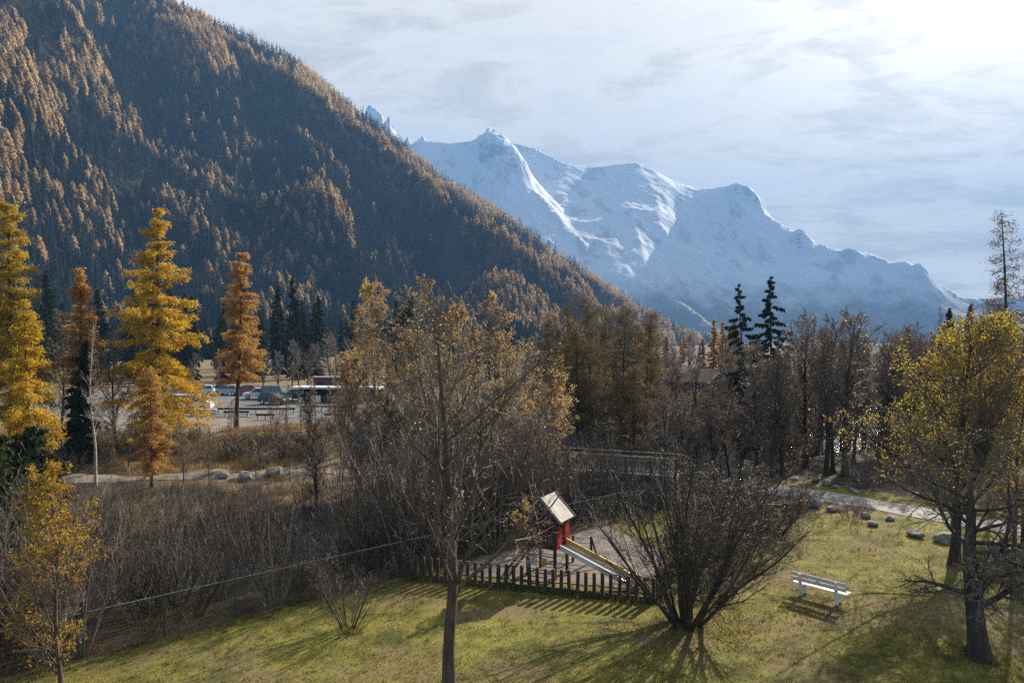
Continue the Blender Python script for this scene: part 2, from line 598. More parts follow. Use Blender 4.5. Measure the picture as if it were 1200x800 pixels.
def grid_obj(name, X, Y, Z, mats, smooth=True, tint=None):
    nx, ny = X.shape[1], X.shape[0]
    idx = np.arange(nx * ny).reshape(ny, nx)
    F = np.stack([idx[:-1, :-1], idx[:-1, 1:], idx[1:, 1:], idx[1:, :-1]], -1).reshape(-1, 4)
    mb = MB().add(np.stack([X, Y, Z], -1).reshape(-1, 3), F)
    return mb.obj(name, mats, smooth=smooth, tint=tint)


def ground_material():
    m, t = new_mat('ground')
    tc = t.new('ShaderNodeTexCoord')
    P = tc.outputs['Object']
    a = t.new('ShaderNodeAttribute', attribute_name='tint')
    lawnf = t.ramp(t.math('ADD', a.outputs['Fac'], t.math('MULTIPLY', t.math('SUBTRACT', t.noise(P, 1.5, 3), .5), .5)), 0.42, 0.58)
    big = t.noise(P, 0.22, 4, 0.6)
    mid = t.noise(P, 1.1, 5, 0.65)
    fine = t.noise(P, 14, 5, 0.7)
    vfine = t.noise(P, 70, 3, 0.7)
    g = t.mix(t.ramp(mid, .35, .65), (0.11, 0.112, 0.024), (0.245, 0.225, 0.048))
    g = t.mix(t.math('MULTIPLY', t.ramp(big, .47, .60), .85), g, (0.20, 0.155, 0.080))
    moss = t.noise(P, 0.42, 5, 0.65)
    g = t.mix(t.math('MULTIPLY', t.ramp(moss, .52, .62), .7), g, (0.065, 0.072, 0.020))
    g = t.mix(t.math('MULTIPLY', t.ramp(fine, .45, .7), .55), g, (0.075, 0.065, 0.022))
    g = t.mix(t.math('MULTIPLY', t.ramp(vfine, .58, .72), .5), g, (0.26, 0.19, 0.09))
    d = t.mix(t.ramp(mid, .35, .65), (0.040, 0.031, 0.022), (0.095, 0.072, 0.050))
    sx = t.new('ShaderNodeSeparateXYZ')
    t.link(P, sx.inputs[0])
    dry = t.mix(t.ramp(mid, .35, .65), (0.15, 0.11, 0.065), (0.24, 0.18, 0.10))
    d = t.mix(t.math('MULTIPLY', t.ramp(t.math('ADD', sx.outputs[1], t.math('MULTIPLY', sx.outputs[0], .5)), 34, 37), t.ramp(t.math('MULTIPLY', sx.outputs[0], -1.0), 0, 8)), d, dry)
    d = t.mix(t.math('MULTIPLY', t.ramp(big, .45, .6), .45), d, (0.15, 0.115, 0.07))
    d = t.mix(t.math('MULTIPLY', t.ramp(fine, .5, .7), .6), d, (0.05, 0.04, 0.03))
    h = t.math('ADD', t.math('MULTIPLY', fine, .7), t.math('MULTIPLY', vfine, .4))
    finish(t, t.mix(lawnf, d, g), 0.95, h, 0.06, 0.9, spec=.15)
    return m


M['ground'] = ground_material()


def lawn_mask(x, y):
    fs = fence_side(x, y)
    dp = poly_dist(x, y, PATH)[0]
    m = sstep(0.15, -0.35, fs) * (1 - sstep(33, 37, y + 0.0 * x))
    beyond = (y > 27) & (x < 7.5)
    m = m * np.where((x < 4.6) & (y > 27.5), 0.3, 1)
    m = np.maximum(m, sstep(4.0, 2.6, dp) * .8 * (y > 30) * (x > 12.4) )
    # dry grass over on the far embankment
    return m


gx = ticks(-3800, -34, 36, 5800, 0.5)
gy = ticks(-240, 8, 72, 7200, 0.5)
GX, GY = np.meshgrid(gx, gy)
GZ = ground_z(GX, GY)
ground = grid_obj('ground', GX, GY, GZ, M['ground'], tint=lawn_mask(GX, GY).ravel())
kind(ground, 'structure')


def ribbon(name, P, half, mat, dz, step=0.6, wob=0.25, cross=4):
    P = np.asarray(P, float)
    seg = np.hypot(*(P[1:] - P[:-1]).T)
    s = np.concatenate([[0], np.cumsum(seg)])
    u = np.linspace(0, s[-1], int(s[-1] / step) + 2)
    # smooth the corners
    cx_, cy_ = np.interp(u, s, P[:, 0]), np.interp(u, s, P[:, 1])
    k = np.ones(7) / 7
    for _ in range(3):
        cx_[3:-3] = np.convolve(cx_, k, 'valid')
        cy_[3:-3] = np.convolve(cy_, k, 'valid')
    tx, ty = np.gradient(cx_), np.gradient(cy_)
    l = np.hypot(tx, ty)
    nx_, ny_ = -ty / l, tx / l
    c = np.linspace(-1, 1, cross + 1)
    hw = half * (1 + wob * (np.stack([vnoise(u * .6, u * 0, 3), vnoise(u * .6, u * 0, 4)]) - .5) * 2)
    w_ = np.where(c[None] < 0, c[None] * hw[0][:, None], c[None] * hw[1][:, None])
    X = cx_[:, None] + nx_[:, None] * w_
    Y = cy_[:, None] + ny_[:, None] * w_
    Z = (ground_z(X, Y) if dz is not None else np.full(X.shape, -2.2)) + (dz or 0)
    return grid_obj(name, X, Y, Z, mat)


M['gravel'] = mottled('gravel', (0.20, 0.19, 0.18), (0.36, 0.34, 0.32), 1.2, 0.95, 0.03, 0.8, fine=30)
M['asphalt'] = mottled('asphalt', (0.09, 0.09, 0.092), (0.15, 0.15, 0.152), 0.3, 0.85, 0.01, 0.4, fine=40)
M['pale_gravel'] = mottled('pale_gravel', (0.12, 0.10, 0.082), (0.22, 0.19, 0.16), 0.5, 0.95, 0.03, 0.7, fine=30)
M['mulch'] = mottled('mulch', (0.125, 0.10, 0.092), (0.22, 0.18, 0.168), 2.0, 0.95, 0.03, 0.8, fine=20)


def water_material():
    m, t = new_mat('river_water')
    tc = t.new('ShaderNodeTexCoord')
    n = t.noise(tc.outputs['Object'], 2.2, 4, 0.6, 0.6)
    n2 = t.noise(tc.outputs['Object'], 9, 3, 0.6, 0.3)
    foam = t.ramp(t.noise(tc.outputs['Object'], 0.9, 6, 0.7, 1.0), 0.56, 0.66)
    col = t.mix(t.math('MULTIPLY', foam, .7), (0.03, 0.04, 0.04), (0.5, 0.52, 0.52))
    finish(t, col, 0.14, t.math('ADD', n, t.math('MULTIPLY', n2, .35)), 0.10, 0.8, spec=.5)
    return m


M['water'] = water_material()
kind(ribbon('river', RIVER, 5.6, M['water'], None, 0.8, 0.02), 'structure')
kind(ribbon('gravel_path', PATH, 1.25, M['gravel'], 0.025), 'structure')
FARPATH = [(-60, 43), (-38, 47.5), (-24, 49.5), (-16, 51.5), (-8, 51), (-2, 48.5), (2.0, 47)]
kind(ribbon('far_bank_path', FARPATH, 1.1, M['pale_gravel'], 0.03), 'structure')


def sheet(name, poly, mat, dz, step=0.5):
    P = np.array(poly)
    xs = np.arange(P[:, 0].min() - step, P[:, 0].max() + step * 2, step)
    ys = np.arange(P[:, 1].min() - step, P[:, 1].max() + step * 2, step)
    X, Y = np.meshgrid(xs, ys)
    Z = ground_z(X, Y) + dz
    idx = np.arange(X.size).reshape(X.shape)
    cxm = (X[:-1, :-1] + X[1:, 1:]) / 2
    cym = (Y[:-1, :-1] + Y[1:, 1:]) / 2
    keep = inside(cxm, cym, poly)
    F = np.stack([idx[:-1, :-1], idx[:-1, 1:], idx[1:, 1:], idx[1:, :-1]], -1)[keep]
    return MB().add(np.stack([X, Y, Z], -1).reshape(-1, 3), F).obj(name, mat, smooth=True)


kind(sheet('playground_floor', PLAY, M['mulch'], 0.03, 0.12), 'structure')
kind(sheet('gravel_yard', [(-42, 63.5), (-29, 62), (-26, 66), (-24, 73), (-30, 76), (-46, 78)], M['pale_gravel'], 0.03), 'structure')
kind(sheet('car_park', [(-62, 79), (-30, 77), (-23.5, 70.5), (-14, 69), (-6, 71), (-2, 85), (-4, 118), (-70, 118)], M['asphalt'], 0.05, 1.0), 'structure')

# ------------------------------------------------------------------ hillside and mountain
CREST = np.array([(-1900, 1150, 760), (-1100, 980, 720), (-740, 1010, 640)] + [tuple(at(px, py, Y) - np.array([0, 0, 14.0])) for px, py, Y in
                 ((210, 3, 1100), (300, 42, 1260), (345, 66, 1330), (400, 110, 1400), (450, 146, 1480), (500, 194, 1550), (560, 230, 1640), (600, 260, 1700), (660, 302, 1760), (700, 326, 1800), (760, 365, 1850), (830, 397, 1900), (900, 402, 2000))])
FOOT = np.array([(-1800, 120), (-600, 190), (-300, 240), (-140, 330), (-60, 430), (30, 620), (160, 880), (340, 1330), (540, 1820), (700, 2000)], float)


def hill_z(x, y):
    dc, arc, e, side = poly_dist(x, y, CREST)
    df = poly_dist(x, y, FOOT)
    dfv = np.where(df[3] > 0, df[0], -df[0])
    front = side < 0
    t = np.clip(dfv / (np.maximum(dfv, 0) + dc + 1e-6), 0, 1)
    H = e[..., 0]
    base = np.where(front, H * t ** 1.35, H - dc * 0.75)
    tt = np.where(front, t, 1)
    c = arc + 110 * (fbm(x * .004, y * .004, 21, 3) - .5) * 2
    rib = np.abs(((c / 215.0 + .55 * (fbm(arc * .002 + tt * .9, tt * 1.3, 33, 2) - .5)) % 1.0) * 2 - 1)
    rib2 = np.abs(((c / 83.0 + .3) % 1.0) * 2 - 1)
    env = np.sin(np.pi * np.clip(tt, 0, 1) ** .8) * np.clip(H / 400, 0.1, 1)
    rel = (rib - .5) * 150 * env + (rib2 - .5) * 22 * env
    rel = rel + (fbm(x * .012, y * .012, 44, 4) - .5) * 26 * np.clip(env + .12, 0, 1)
    return np.where(dfv > 0, base + rel, -6.0), t, rib


hx = np.arange(-1500, 760, 11.0)
hy = np.arange(170, 2150, 11.0)
HX, HY = np.meshgrid(hx, hy)
HZ, HT, HR = hill_z(HX, HY)
HZ = np.maximum(HZ, -3.0)
M['forest_floor'] = mottled('forest_floor', (0.020, 0.022, 0.014), (0.048, 0.040, 0.024), 0.05, 1.0, 0.5, 0.5, spec=0.0, fine=6)
hill = grid_obj('hillside', HX, HY, HZ, M['forest_floor'])
kind(hill, 'structure')

RIDGES = []


def ridge(slope, pts, rough):
    RIDGES.append((slope, np.array([tuple(at(px, py, Y)) for px, py, Y in pts]), rough))


ridge(1.25, [(250, 105, 4700), (350, 122, 4700), (418, 136, 4650), (428, 132, 4635), (432, 122, 4630), (439, 126, 4620), (447, 134, 4600), (450, 146, 4600), (456, 134, 4600), (459, 150, 4600), (473, 167, 4600), (477, 160, 4600), (482, 168, 4600), (490, 164, 4600), (495, 158, 4600), (500, 165, 4600), (530, 167, 4620), (552, 165, 4620), (560, 161, 4610), (563, 156, 4605), (566, 159, 4600), (569, 154, 4600), (571, 149, 4600), (573, 148, 4600), (575.5, 155, 4600), (579, 150, 4600), (584, 160, 4600), (590, 171, 4610), (598, 178, 4660)], .8)
ridge(.72, [(560, 172, 5600), (600, 166, 5500), (625, 172, 5400), (645, 182, 5350), (662, 190, 5300), (690, 196, 5300), (722, 192, 5250), (746, 190, 5200), (765, 198, 5200), (790, 211, 5200), (815, 220, 5150), (838, 219, 5100), (856, 216, 5000), (868, 226, 4950), (900, 252, 4850), (940, 276, 4700), (975, 290, 4600), (1000, 292, 4550), (1020, 296, 4500), (1045, 306, 4400), (1060, 304, 4350), (1072, 310, 4300), (1092, 326, 4250), (1126, 347, 4200), (1160, 349, 4200), (1215, 344, 4200), (1300, 330, 4200), (1500, 320, 4300)], .8)
ridge(.95, [(582, 158, 4600), (690, 287, 4050), (765, 322, 3780), (880, 404, 3400)], 1.0)
ridge(.95, [(746, 190, 5200), (800, 322, 4500)], .8)
ridge(.95, [(856, 216, 5000), (862, 345, 4250)], 1.0)
ridge(1.0, [(930, 270, 4720), (944, 372, 4000)], .9)
ridge(1.0, [(1000, 292, 4550), (1024, 386, 3900)], .9)
ridge(1.0, [(1070, 309, 4300), (1098, 390, 3750)], .9)
mx_ = np.concatenate([np.arange(-2100, -1000, 13.0), np.arange(-1000, 260, 6.0), np.arange(260, 4600, 13.0)])
my_ = np.concatenate([np.arange(3050, 4480, 13.0), np.arange(4480, 4760, 6.0), np.arange(4760, 6300, 13.0)])
MX, MY = np.meshgrid(mx_, my_)
wa = (fbm(MX * .0022, MY * .0022, 61, 5) - .5) * 2
wb = (fbm(MX * .0022 + 9, MY * .0022 + 5, 62, 5) - .5) * 2
MZ = np.full(MX.shape, -60.0)
for ri, (sl, pts, ro) in enumerate(RIDGES):
    amp = 40 if ri < 2 else 150
    ln_ = np.concatenate([[0], np.cumsum(np.hypot(*(pts[1:, :2] - pts[:-1, :2]).T))])
    u_ = np.unique(np.concatenate([ln_, np.arange(0, ln_[-1], 8.0 if ri == 0 else 30.0)]))
    wx_, wy_ = MX + amp * wa, MY + amp * wb
    dmin = np.full(MX.shape, 1e5)
    D_ = []
    for q in u_:
        px_, py_ = np.interp(q, ln_, pts[:, 0]), np.interp(q, ln_, pts[:, 1])
        d0 = np.hypot(MX - px_, MY - py_)
        d1 = np.hypot(wx_ - px_, wy_ - py_)
        d = d0 + (d1 - d0) * np.clip(d0 / 60, 0, 1) if ri < 2 else d1
        D_.append(d)
        dmin = np.minimum(dmin, d)
    ws = np.zeros(MX.shape)
    top = np.zeros(MX.shape)
    sc_ = 3.5 + .13 * dmin
    for q, d in zip(u_, D_):
        k_ = np.exp(-(d - dmin) / sc_)
        ws += k_
        top += k_ * (np.interp(q, ln_, pts[:, 2]) - (75 * float(sstep(0, 300, q)) if ri >= 2 else 0))
    top /= ws
    fall = sl * np.minimum(dmin, 500) + sl * .78 * np.maximum(dmin - 500, 0)
    if ri >= 2:
        fall = np.where(fall < 90, fall * fall / 180, fall - 45)
    z = top - fall
    n = (fbm(MX * .0045, MY * .0045, 71, 6, .5, True) - .6)
    z = z + n * ro * 60 * sstep(0, 420, dmin)
    del D_
    if ri == 0:
        MZ = z
    else:
        kk = 6.0 if ri < 2 else 30.0
        hh = np.clip(.5 + .5 * (z - MZ) / kk, 0, 1)
        MZ = MZ * (1 - hh) + z * hh + kk * hh * (1 - hh)
MZ = np.maximum(MZ, -60)
MZ = MZ + (fbm(MX * .03, MY * .03, 81, 3) - .5) * 9 * sstep(-40, 300, MZ)


def mountain_material():
    m, t = new_mat('mountain')
    g = t.new('ShaderNodeNewGeometry')
    sp = t.new('ShaderNodeSeparateXYZ')
    t.link(g.outputs['Position'], sp.inputs[0])
    sn = t.new('ShaderNodeSeparateXYZ')
    t.link(g.outputs['True Normal'], sn.inputs[0])
    n1 = t.noise(g.outputs['Position'], 0.008, 6, 0.62)
    n2 = t.noise(g.outputs['Position'], 0.03, 5, 0.65)
    nn = t.math('ADD', t.math('MULTIPLY', n1, .55), t.math('MULTIPLY', n2, .45))
    steep = t.math('ADD', sn.outputs[2], t.math('MULTIPLY', t.math('SUBTRACT', nn, .5), -1.0))
    mpp = t.new('ShaderNodeMapping')
    mpp.inputs['Scale'].default_value = (1.6, 1.0, .55)
    t.link(g.outputs['Position'], mpp.inputs[0])
    crag = t.noise(mpp.outputs[0], 0.0042, 8, 0.66, 0.4)
    snow = t.math('MULTIPLY', t.ramp(steep, 0.30, 0.44), t.math('SUBTRACT', 1.0, t.math('MULTIPLY', t.ramp(crag, 0.53, 0.61), .5)))
    lowline = t.math('ADD', sp.outputs[2], t.math('MULTIPLY', t.math('SUBTRACT', n1, .5), 420))
    snow = t.math('MULTIPLY', snow, t.ramp(lowline, 160, 420))
    rock = t.mix(t.ramp(n2, .35, .65), (0.14, 0.13, 0.125), (0.30, 0.28, 0.27))
    wood = t.mix(t.ramp(n2, .4, .6), (0.045, 0.05, 0.03), (0.12, 0.085, 0.05))
    low = t.mix(t.ramp(lowline, 120, 300), wood, rock)
    finish(t, t.mix(snow, low, (0.62, 0.655, 0.70)), 0.8, n2, 8, 0.4, spec=.2)
    return m


M['mountain'] = mountain_material()
mountain = grid_obj('snow_mountain', MX, MY, MZ, M['mountain'], smooth=True)
kind(mountain, 'structure')

# haze: the air of the valley
hz = MB().box((900, 3475, 858), (9900, 7750, 1730)).obj('haze', [])
hm, ht = new_mat('haze')
pv = ht.new('ShaderNodeVolumePrincipled')
pv.inputs['Color'].default_value = (0.22, 0.46, 0.90, 1)
pv.inputs['Density'].default_value = 1.8e-4
pv.inputs['Anisotropy'].default_value = -0.1
ho = ht.new('ShaderNodeOutputMaterial')
ht.link(pv.outputs[0], ho.inputs['Volume'])
hz.data.materials.clear()
hz.data.materials.append(hm)
kind(hz, 'stuff', 'pale blue haze filling the whole valley', 'haze')

# ------------------------------------------------------------------ forest on the hillside
def conifer_tris(rng, n, fat, ragged):
    """a small conifer of n ragged triangles, height 1, width about 2*fat*0.5"""
    u = np.sort(rng.uniform(0.03, 1.0, n) ** 1.15)
    prof = np.where(u < .15, .45 + 3.6 * u, 1.0) * (1 - u) ** (.62 if fat < .24 else .5) * fat * .86 + .012
    a = rng.uniform(0, 2 * np.pi, n)
    r = prof * rng.uniform(1 - ragged, 1.1, n)
    w_ = rng.uniform(.3, .7, n) * (r * .8 + .03)
    dz = rng.uniform(.02, .10, n)
    c, s = np.cos(a), np.sin(a)
    A = np.stack([r * .05 * c, r * .05 * s, u + dz], 1)
    B = np.stack([r * c - w_ * s * .5, r * s + w_ * c * .5, u - dz * rng.uniform(0, .8, n)], 1)
    C = np.stack([r * c + w_ * s * .5, r * s - w_ * c * .5, u - dz * rng.uniform(0, .8, n)], 1)
    return np.stack([A, B, C], 1)


rng = np.random.default_rng(7)
cand_n = 390000
fx = rng.uniform(-1480, 640, cand_n)
fy = rng.uniform(185, 2000, cand_n)
fz, ft, frib = hill_z(fx, fy)
ppx = 600 + fx / fy * 800
ppy = 400 - (fz - CAMZ) / fy * 800
crest_d = poly_dist(fx, fy, CREST)
ok = (fz > -2.5) & (ppx > -420) & (ppx < 1000) & (ppy > -110) & ((crest_d[3] < 0) | (crest_d[0] < 60))
clear = fbm(fx * .012, fy * .012, 91, 3)
ok &= clear > .20
fx, fy, fz, frib, ft = fx[ok], fy[ok], fz[ok], frib[ok], ft[ok]
ppx, ppy = ppx[ok], ppy[ok]
# rough blue-noise thinning on a grid
cell = 5.1
key = (np.floor(fx / cell).astype(np.int64) << 20) + np.floor(fy / cell).astype(np.int64)
_, ui = np.unique(key, return_index=True)
fx, fy, fz, frib, ft, ppx, ppy = [a_[ui] for a_ in (fx, fy, fz, frib, ft, ppx, ppy)]
pl = -.03 + .92 * sstep(.47, .69, frib + .25 * (fbm(fx * .03, fy * .03, 97, 2) - .5)) * sstep(.34, .52, fbm(fx * .016, fy * .016, 93, 3)) + 0.34 * sstep(.52, .68, fbm(fx * .02, fy * .02, 95, 3)) + .05
is_larch = rng.uniform(0, 1, len(fx)) < np.clip(pl, .025, .9)
hgt = rng.uniform(10, 24, len(fx)) * np.where(is_larch, .9, 1.0) * (1 - .12 * ft) * np.interp(fy, [300, 1000, 1800], [.92, 1.1, 1.35])
print('forest trees', len(fx), 'larch', is_larch.sum())
VAR_N = {True: [conifer_tris(rng, 340, .37, .5) for _ in range(5)], False: [conifer_tris(rng, 230, .19, .45) for _ in range(5)]}
VAR_M = {True: [conifer_tris(rng, 130, .37, .45) for _ in range(6)], False: [conifer_tris(rng, 90, .20, .4) for _ in range(6)]}
VAR_F = {True: [conifer_tris(rng, 44, .38, .35) for _ in range(6)], False: [conifer_tris(rng, 34, .22, .35) for _ in range(6)]}
# the nearest trees that show above the valley trees stand as things of their own
vis = (ppy < np.interp(ppx, [-50, 130, 230, 300, 400, 640, 800], [300, 330, 330, 350, 370, 370, 395])) & (ppx > -20)
single = np.zeros(len(fx), bool)
for lar in (True, False):
    i_ = np.where(vis & (is_larch == lar))[0]
    i_ = i_[np.argsort(fy[i_] / hgt[i_])][:270]
    single[i_] = True
    protos = []
    for k, tv in enumerate(VAR_N[lar]):
        me = MB().add(tv.reshape(-1, 3), None, np.arange(tv.shape[0] * 3).reshape(-1, 3)).mesh('larch' if lar else 'spruce', M['hill_larch' if lar else 'hill_spruce'])
        protos.append(me)
    for j in i_:
        o = bpy.data.objects.new('hillside_larch' if lar else 'hillside_spruce', protos[rng.integers(5)])
        COL.objects.link(o)
        o.location = (fx[j], fy[j], fz[j] - .4)
        o.rotation_euler = (0, 0, rng.uniform(0, 6.28))
        s_ = hgt[j]
        o.scale = (s_, s_, s_)
        if lar:
            tag(o, 'rust orange larch standing alone among trees on the lower forested hillside', 'larch', 'larches on the lower hillside')
        else:
            tag(o, 'dark green spruce standing among the trees on the lower forested hillside', 'spruce', 'spruces on the lower hillside')
for lar in (True, False):
    mb = MB()
    tint = []
    for VARS, lo, hi in ((VAR_N, 0, 650), (VAR_M, 650, 1150), (VAR_F, 1150, 1e9)):
        sel = np.where((~single) & (is_larch == lar) & (fy >= lo) & (fy < hi))[0]
        vi = rng.integers(len(VARS[lar]), size=len(sel))
        for k, tv in enumerate(VARS[lar]):
            s = sel[vi == k]
            if not len(s):
                continue
            a = rng.uniform(0, 2 * np.pi, len(s))
            ca, sa = np.cos(a)[:, None], np.sin(a)[:, None]
            V = tv.reshape(-1, 3)
            x = (V[:, 0] * ca - V[:, 1] * sa) * hgt[s][:, None] + fx[s][:, None]
            y = (V[:, 0] * sa + V[:, 1] * ca) * hgt[s][:, None] + fy[s][:, None]
            z = V[:, 2] * hgt[s][:, None] + fz[s][:, None] - .4
            W_ = np.stack([x, y, z], -1).reshape(-1, 3)
            mb.add(W_, None, np.arange(len(W_)).reshape(-1, 3))
            tint.append(np.repeat(rng.uniform(0, 1, len(s)), len(V)))
    o = mb.obj('larch_forest' if lar else 'spruce_forest', M['far_larch' if lar else 'far_spruce'], tint=np.concatenate(tint))
    kind(o, 'stuff', 'rust orange larch forest massed high up the steep hillside' if lar else 'dark spruce forest massed high up the steep hillside', 'forest')

# ------------------------------------------------------------------ tree builders
def unit(v):
    return v / (np.linalg.norm(v, axis=-1, keepdims=True) + 1e-12)


def grow(rng, S, D, L, Rr, K, wob, trop, taper=0.35):
    N = len(L)
    P = np.zeros((N, K + 1, 3))
    P[:, 0] = S
    d = unit(np.array(D, float))
    for k in range(1, K + 1):
        d = unit(d + wob * rng.normal(size=(N, 3)) + np.asarray(trop) / K)
        P[:, k] = P[:, k - 1] + d * (L / K)[:, None]
    rad = np.asarray(Rr)[:, None] * (1 - (1 - taper) * np.linspace(0, 1, K + 1)[None])
    return P, rad


def spawn(rng, P, rad, L, m, t0, t1, ang, asd, lfun, rr, rmin):
    N, K1, _ = P.shape
    K = K1 - 1
    t = t0 + (t1 - t0) * (np.arange(m)[None] + rng.uniform(0, 1, (N, m))) / m
    f = np.clip(t * K, 0, K - 1e-6)
    i = f.astype(int)
    fr = (f - i)[..., None]
    n = np.arange(N)[:, None]
    pos = P[n, i] * (1 - fr) + P[n, i + 1] * fr
    tan = unit(P[n, i + 1] - P[n, i])
    per = unit(np.cross(tan, rng.normal(size=(N, m, 3))))
    a = R(ang) + R(asd) * rng.normal(size=(N, m))
    D = tan * np.cos(a)[..., None] + per * np.sin(a)[..., None]
    ln = L[:, None] * lfun(t) * rng.uniform(.65, 1.2, (N, m))
    rd = (rad[n, i] * (1 - fr[..., 0]) + rad[n, i + 1] * fr[..., 0])
    rd = np.maximum(np.minimum(rd * rr, rd * .95), rmin)
    return pos.reshape(-1, 3), D.reshape(-1, 3), ln.ravel(), rd.ravel(), t.ravel()


def along(rng, P, n, t0=0.1):
    """n points on the polylines P and their directions"""
    N, K1, _ = P.shape
    b = rng.integers(N, size=n)
    f = rng.uniform(t0, 1, n) * (K1 - 1) * .9999
    i = f.astype(int)
    fr = (f - i)[:, None]
    return P[b, i] * (1 - fr) + P[b, i + 1] * fr, unit(P[b, i + 1] - P[b, i])


def put(name, label, cat, parts, loc, rz=0.0, group=None):
    t = thing(name, label, cat, loc, rz, group)
    for nm, mb, mats in parts:
        mb.obj(nm, mats, t, smooth=(nm == 'trunk'))
    return t


def deciduous(seed, H, r0, clear=.28, n1=24, w1=.36, ang=48, up=.7, n2=8, n3=7, n4=3, leafn=2000, leafsize=.035, lean=(0, 0), twig=.006,
              zone=(0, 1), mats=('bark', 'twig', 'leaf_orange'), wob=.05, crown_pow=.8, clump=0.0, low=0.5):
    """trunk with limbs, and a crown of twigs and leaves; returns parts"""
    rng = np.random.default_rng(seed)
    P0, r_ = grow(rng, np.zeros((1, 3)), np.array([[lean[0], lean[1], 1.0]]), np.array([H * .93]), np.array([r0]), 14, wob * .7, (0, 0, .25), .12)
    r_[0, 0] *= 1.4
    r_[0, 1] *= 1.06
    lf = lambda t: w1 * ((1 - t) ** crown_pow * .9 + .14) * (low + (1 - low) * np.clip((t - clear) / .18, 0, 1))
    S, D, L, rr, t = spawn(rng, P0, r_, np.array([H]), n1, clear, .985, ang, 9, lf, .45, twig * 1.6)
    P1, R1 = grow(rng, S, D, L, rr, 7, wob * 1.8, (0, 0, up), .25)
    S, D, L2, rr2, _ = spawn(rng, P1, R1, L, n2, .18, .97, 42, 12, lambda q: .52 * (1.05 - q * .6), .5, twig * 1.2)
    P2, R2 = grow(rng, S, D, L2, rr2, 4, wob * 2, (0, 0, up * .45), .35)
    S, D, L3, rr3, _ = spawn(rng, P2, R2, L2, n3, .15, 1.0, 40, 14, lambda q: .5 * (1.05 - q * .5), .55, twig)
    P3, R3 = grow(rng, S, D, L3, rr3, 3, wob * 2.4, (0, 0, up * .25), .5)
    tr = MB().tubes(P0, r_, 10)
    big = R1[:, 0] > r0 * .16
    if big.any():
        tr.tubes(P1[big], R1[big], 6)
    cr = MB()
    if (~big).any():
        cr.tubes(P1[~big], R1[~big], 4)
    cr.tubes(P2, R2, 3).tubes(P3, R3, 3)
    last = P3
    if n4:
        S, D, L4, rr4, _ = spawn(rng, P3, R3, L3, n4, .15, 1.0, 38, 14, lambda q: .6 * (1.05 - q * .5), .8, twig * .75)
        P4, R4 = grow(rng, S, D, L4, rr4, 2, wob * 2.5, (0, 0, up * .1), .7)
        cr.tubes(P4, R4, 3)
        last = P4
    if leafn:
        C, Dr = along(rng, last, int(leafn * 2.2))
        u = C[:, 2] / H
        rad_ = np.hypot(C[:, 0], C[:, 1])
        keep = (u > zone[0]) & (u < zone[1])
        if clump:
            q = vnoise(C[:, 0] * .9 + 31, C[:, 2] * .9 + C[:, 1] * .6, seed)
            keep &= q > clump * rng.uniform(.6, 1.3, len(C))
        C = C[keep][:leafn]
        cr.leaves(C + rng.normal(size=C.shape) * leafsize, leafsize, leafsize * .62, rng, m=1)
    return [('trunk', tr, M[mats[0]]), ('crown', cr, [M[mats[1]], M[mats[2]]])]


